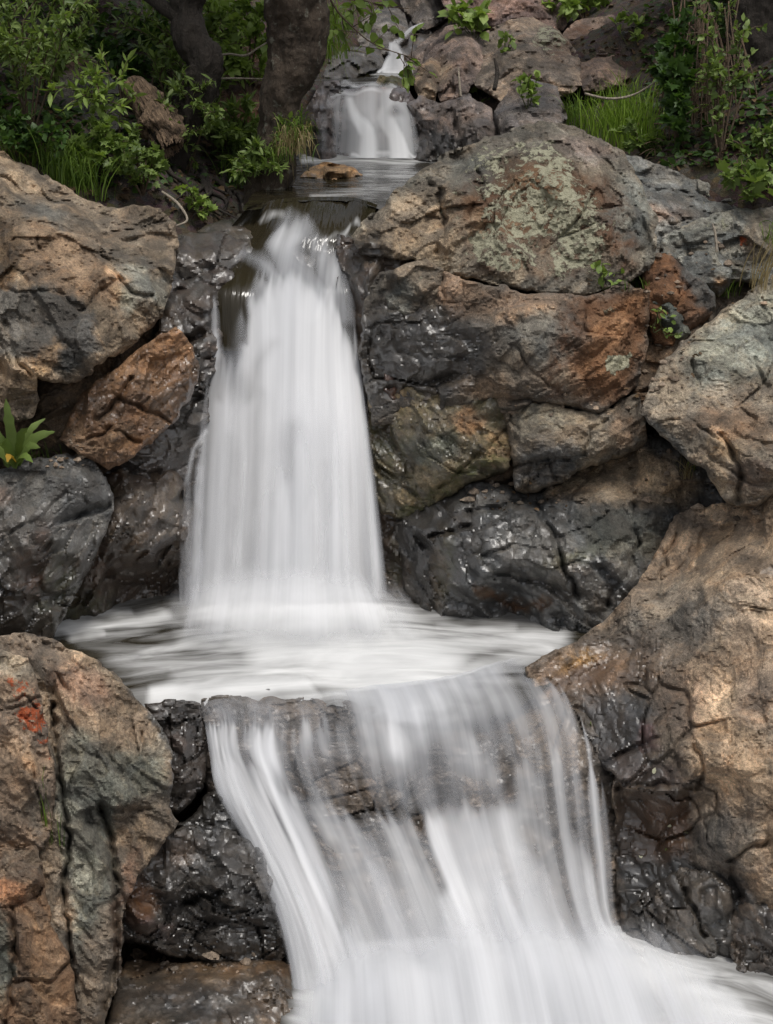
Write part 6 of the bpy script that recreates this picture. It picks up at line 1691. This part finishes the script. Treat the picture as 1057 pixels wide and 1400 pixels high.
single('root', 'pale bare root bent at the water edge beside the tan boulder', 'root', [(222, 262, 8.3), (243, 278, 8.2), (256, 300, 8.15), (240, 309, 8.1)], [.006, .008, .006, .003], M_TWIG)
rg = np.random.default_rng(91)
for k in range(15):
    x = rg.uniform(215, 350); y = rg.uniform(215, 250)
    line = [(x, y), (x + rg.normal(4, 9), y + 18 + rg.normal(0, 4)), (x + rg.normal(8, 14), y + 36), (x + rg.normal(14, 20), min(312, y + 56))]
    pts = [np.array(hit(*q)[0]) + np.array([0, -.03, .012]) for q in line]
    if any(not 7.6 < q[1] < 9.6 for q in pts):
        continue
    r0 = rg.uniform(.008, .020)
    single('root', 'dark root of the tangle creeping down the muddy left bank to the water', 'root', pts, [r0, r0 * .7, r0 * .5, r0 * .15], M_BARKD, rough=.35, sides=7, group='dark roots on the left bank', seed=k)
for lb, pts, r in [('pale bare twig between the two left trunks', [(282, 82, 9.5), (310, 74, 9.45), (335, 76, 9.4), (352, 66, 9.4), (372, 54, 9.4)], .006), ('lower pale twig behind the green shrub', [(290, 108, 9.4), (320, 107, 9.4), (362, 108, 9.4)], .005),
                   ('grey bare twig lying over the bright grass', [(800, 128, 9.2), (835, 135, 9.1), (870, 128, 9.1), (905, 105, 9.1)], .006), ('bare pale twig crossing in front of the dark right trunk', [(1057, 90, 8.9), (1042, 105, 8.9), (1035, 125, 8.9), (1018, 140, 8.9)], .005),
                   ('thin brown twig sticking up from the stepped grey ledge', [(980, 345, 7.8), (978, 320, 7.82), (974, 305, 7.84)], .006), ('thin pale twig below the hanging bright grass', [(468, 68, 9.9), (490, 70, 9.9), (505, 74, 9.9)], .005),
                   ('dark snag standing out of the wet purple rock', [(676, 122, 9.4), (680, 100, 9.5), (676, 80, 9.55)], .012), ('short snag standing on the bank of the purple rock', [(630, 132, 9.7), (628, 110, 9.75), (627, 92, 9.8)], .006),
                   ('dark forked stick poking out of the upper pool', [(398, 255, 8.7), (404, 238, 8.72), (396, 225, 8.75)], .006)]:
    single('twig', lb, 'twig', pts, [r, r, r * .5], M_BARKD if 'dark' in lb.split() or 'dark ' == lb[:5] else M_TWIG, sides=6, rough=.15)
# dead canes of the bramble
can = empty('dry_bramble', P(960, 215, 9.0), 'tangle of dry brown bramble canes hanging left of the dark right trunk', 'bramble')
for k in range(46):
    x = rng.uniform(915, 1012); y0 = rng.uniform(-30, 90); y1 = rng.uniform(140, 225)
    dx = rng.normal(0, 26); dY = rng.uniform(-.15, .25)
    c = curve_pts([P(x, y0, 9.1 + dY), P(x + dx * .6, (y0 + y1) / 2 + rng.normal(0, 16), 8.95 + dY), P(x + dx, y1, 8.9 + dY)], 16)
    V, Fc = tube(c, [.004, .005, .0035], 5)
    mesh_obj('cane', V, Fc, M_DEAD if k % 3 else M_STEM, parent=can)
for k in range(40):
    x = rng.uniform(890, 990); y = rng.uniform(165, 220)
    a = rng.uniform(0, math.pi); L = rng.uniform(10, 30)
    c = curve_pts([P(x, y, 8.75), P(x + L * .5 * math.cos(a), y + L * .4 * math.sin(a) - 3, 8.72), P(x + L * math.cos(a), y + L * .8 * math.sin(a), 8.7)], 6)
    V, Fc = tube(c, [.003, .002], 4)
    mesh_obj('cane', V, Fc, M_DEAD, parent=can)

# litter and low green on the banks: nobody could count it
def scatter(name, label, cat, regions, n, size, leaf, mat, seed, flat=.4):
    rng = np.random.default_rng(seed)
    pos = []
    for (x0, y0, x1, y1, share) in regions:
        for _ in range(int(n * share)):
            p3, nr, hob = hit3(rng.uniform(x0, x1), rng.uniform(y0, y1))
            if hob == 'ground' and 8 < p3.y < 14:
                pos.append(np.array(p3) + np.array([0, -.01, .012]))
    pos = np.array(pos)
    V, Fc, rnd = leaves(pos, rng.normal(size=(len(pos), 3)) * np.array([1, 1, .3]), size * rng.uniform(.4, 1.2, len(pos)), leaf, rng, flat)
    ob = mesh_obj(name, V, Fc, mat, dict(rnd=rnd))
    ob['kind'] = 'stuff'
    tag(ob, label, cat)


scatter('leaf_litter', 'brown leaf litter strewn over the shaded banks', 'leaf litter', [(-10, 0, 400, 300, .5), (560, -10, 1070, 230, .5), (-250, -60, 0, 250, .2), (1060, -60, 1300, 290, .2)], 2600, .05, 'oval', mat_leaf('litter', (.035, .022, .012), (.17, .11, .06), .1), 3)
def joint_litter(boxes, n, seed):
    rng = np.random.default_rng(seed)
    pos = []
    for (x0, y0, x1, y1) in boxes:
        for _ in range(n):
            p3, nr = hit(rng.uniform(x0, x1), rng.uniform(y0, y1))
            if nr.z > .35:
                pos.append(np.array(p3) + np.array(nr) * .006)
    pos = np.array(pos)
    V, Fc, rnd = leaves(pos, rng.normal(size=(len(pos), 3)) * np.array([1, 1, .2]), .026 * rng.uniform(.4, 1.2, len(pos)), 'oval', rng, .4)
    ob = mesh_obj('leaf_litter', V, Fc, bpy.data.materials['litter'], dict(rnd=rnd))
    ob['kind'] = 'stuff'
    tag(ob, 'dry leaf scraps caught in the joints between the stones', 'leaf litter')


joint_litter([(870, 430, 960, 520), (850, 590, 985, 680), (690, 520, 880, 570), (40, 560, 150, 640), (800, 380, 890, 400), (960, 330, 1050, 420), (640, 660, 800, 700)], 40, 6)
# small gravel caught in the same joints
rg = np.random.default_rng(12)
gv, gf_, o_ = [], [], 0
ico = np.array([[1, 0, 0], [-1, 0, 0], [0, 1, 0], [0, -1, 0], [0, 0, 1], [0, 0, -1], [.7, .7, 0], [-.7, .7, 0], [.7, -.7, 0], [-.7, -.7, 0], [.6, 0, .7], [-.6, 0, .7], [0, .6, .7], [0, -.6, .7]])
icof = [(4, 10, 12), (4, 12, 11), (4, 11, 13), (4, 13, 10), (10, 0, 6), (10, 6, 12), (12, 6, 2), (12, 2, 7), (12, 7, 11), (11, 7, 1), (11, 1, 9), (11, 9, 13), (13, 9, 3), (13, 3, 8), (13, 8, 10), (10, 8, 0), (0, 5, 6), (6, 5, 2), (2, 5, 7), (7, 5, 1), (1, 5, 9), (9, 5, 3), (3, 5, 8), (8, 5, 0)]
for (x0, y0, x1, y1) in [(876, 440, 940, 540), (860, 590, 985, 690), (690, 540, 880, 570), (60, 590, 120, 640), (640, 655, 780, 690), (880, 330, 1050, 420), (800, 385, 890, 400), (930, 690, 1050, 720), (180, 1300, 400, 1330)]:
    for _ in range(34):
        p3, nr = hit(rg.uniform(x0, x1), rg.uniform(y0, y1))
        if nr.z < .3:
            continue
        r_ = .010 * rg.lognormal(0, .5)
        v = ico * rg.uniform(.7, 1.3, (14, 1)) * r_ * rg.uniform(.7, 1.3, 3) * np.array([1, 1, .7])
        gv.append(v + np.array(p3) + np.array(nr) * r_ * .3)
        gf_.extend([tuple(o_ + i for i in f) for f in icof]); o_ += 14
gv = np.concatenate(gv); ng = len(gv)
gcol = np.repeat(np.array([.20, .155, .115])[None] * rg.uniform(.5, 1.6, (ng // 14, 1)), 14, 0)
z0 = np.zeros(ng)
gr = mesh_obj('gravel', gv, gf_, M_ROCK, dict(col=gcol, wet=z0, lich=z0, orange=z0, moss=z0, rust=z0), smooth=False)
gr['kind'] = 'stuff'
tag(gr, 'small gravel and grit caught in the joints between the stones', 'gravel')
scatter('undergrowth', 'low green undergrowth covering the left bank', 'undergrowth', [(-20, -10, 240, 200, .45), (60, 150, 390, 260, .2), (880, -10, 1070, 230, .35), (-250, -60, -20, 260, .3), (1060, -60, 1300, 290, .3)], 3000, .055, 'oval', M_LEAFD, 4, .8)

# a few fallen leaves on the dark wet face of the big slab
for (x, y, lb, mt) in [(811, 992, 'tiny yellow-green leaf stuck on the wet black stone right of the cascade', M_LEAFB), (894, 1058, 'small white fallen leaf on the ledge of the big slab', M_PETAL), (914, 1129, 'small pale fallen leaf at the left of a close pair on the brown wet face', M_PETAL),
                       (940, 1136, 'small pale fallen leaf at the right of a close pair on the brown wet face', M_PETAL), (877, 1174, 'small pale fallen leaf low on the brown wet face', M_PETAL), (912, 1163, 'tiny green fallen leaf below the pair on the brown wet face', M_LEAF)]:
    p3, nr = hit(x, y, 6.1)
    rg = np.random.default_rng(int(x))
    nr = np.array(nr); p3 = np.array(p3) + nr * .006
    d = unit(np.cross(nr, [1, .2, .1]) + rg.normal(0, .3, 3))
    tv, tf = TPL['oval']
    sd = unit(np.cross(nr, d))
    V = p3 + .028 * (tv[:, 0:1] * d + tv[:, 1:2] * sd + tv[:, 2:3] * nr)
    tag(mesh_obj('fallen_leaf', V, list(tf), mt, dict(rnd=np.full(len(V), .7))), lb, 'leaf')
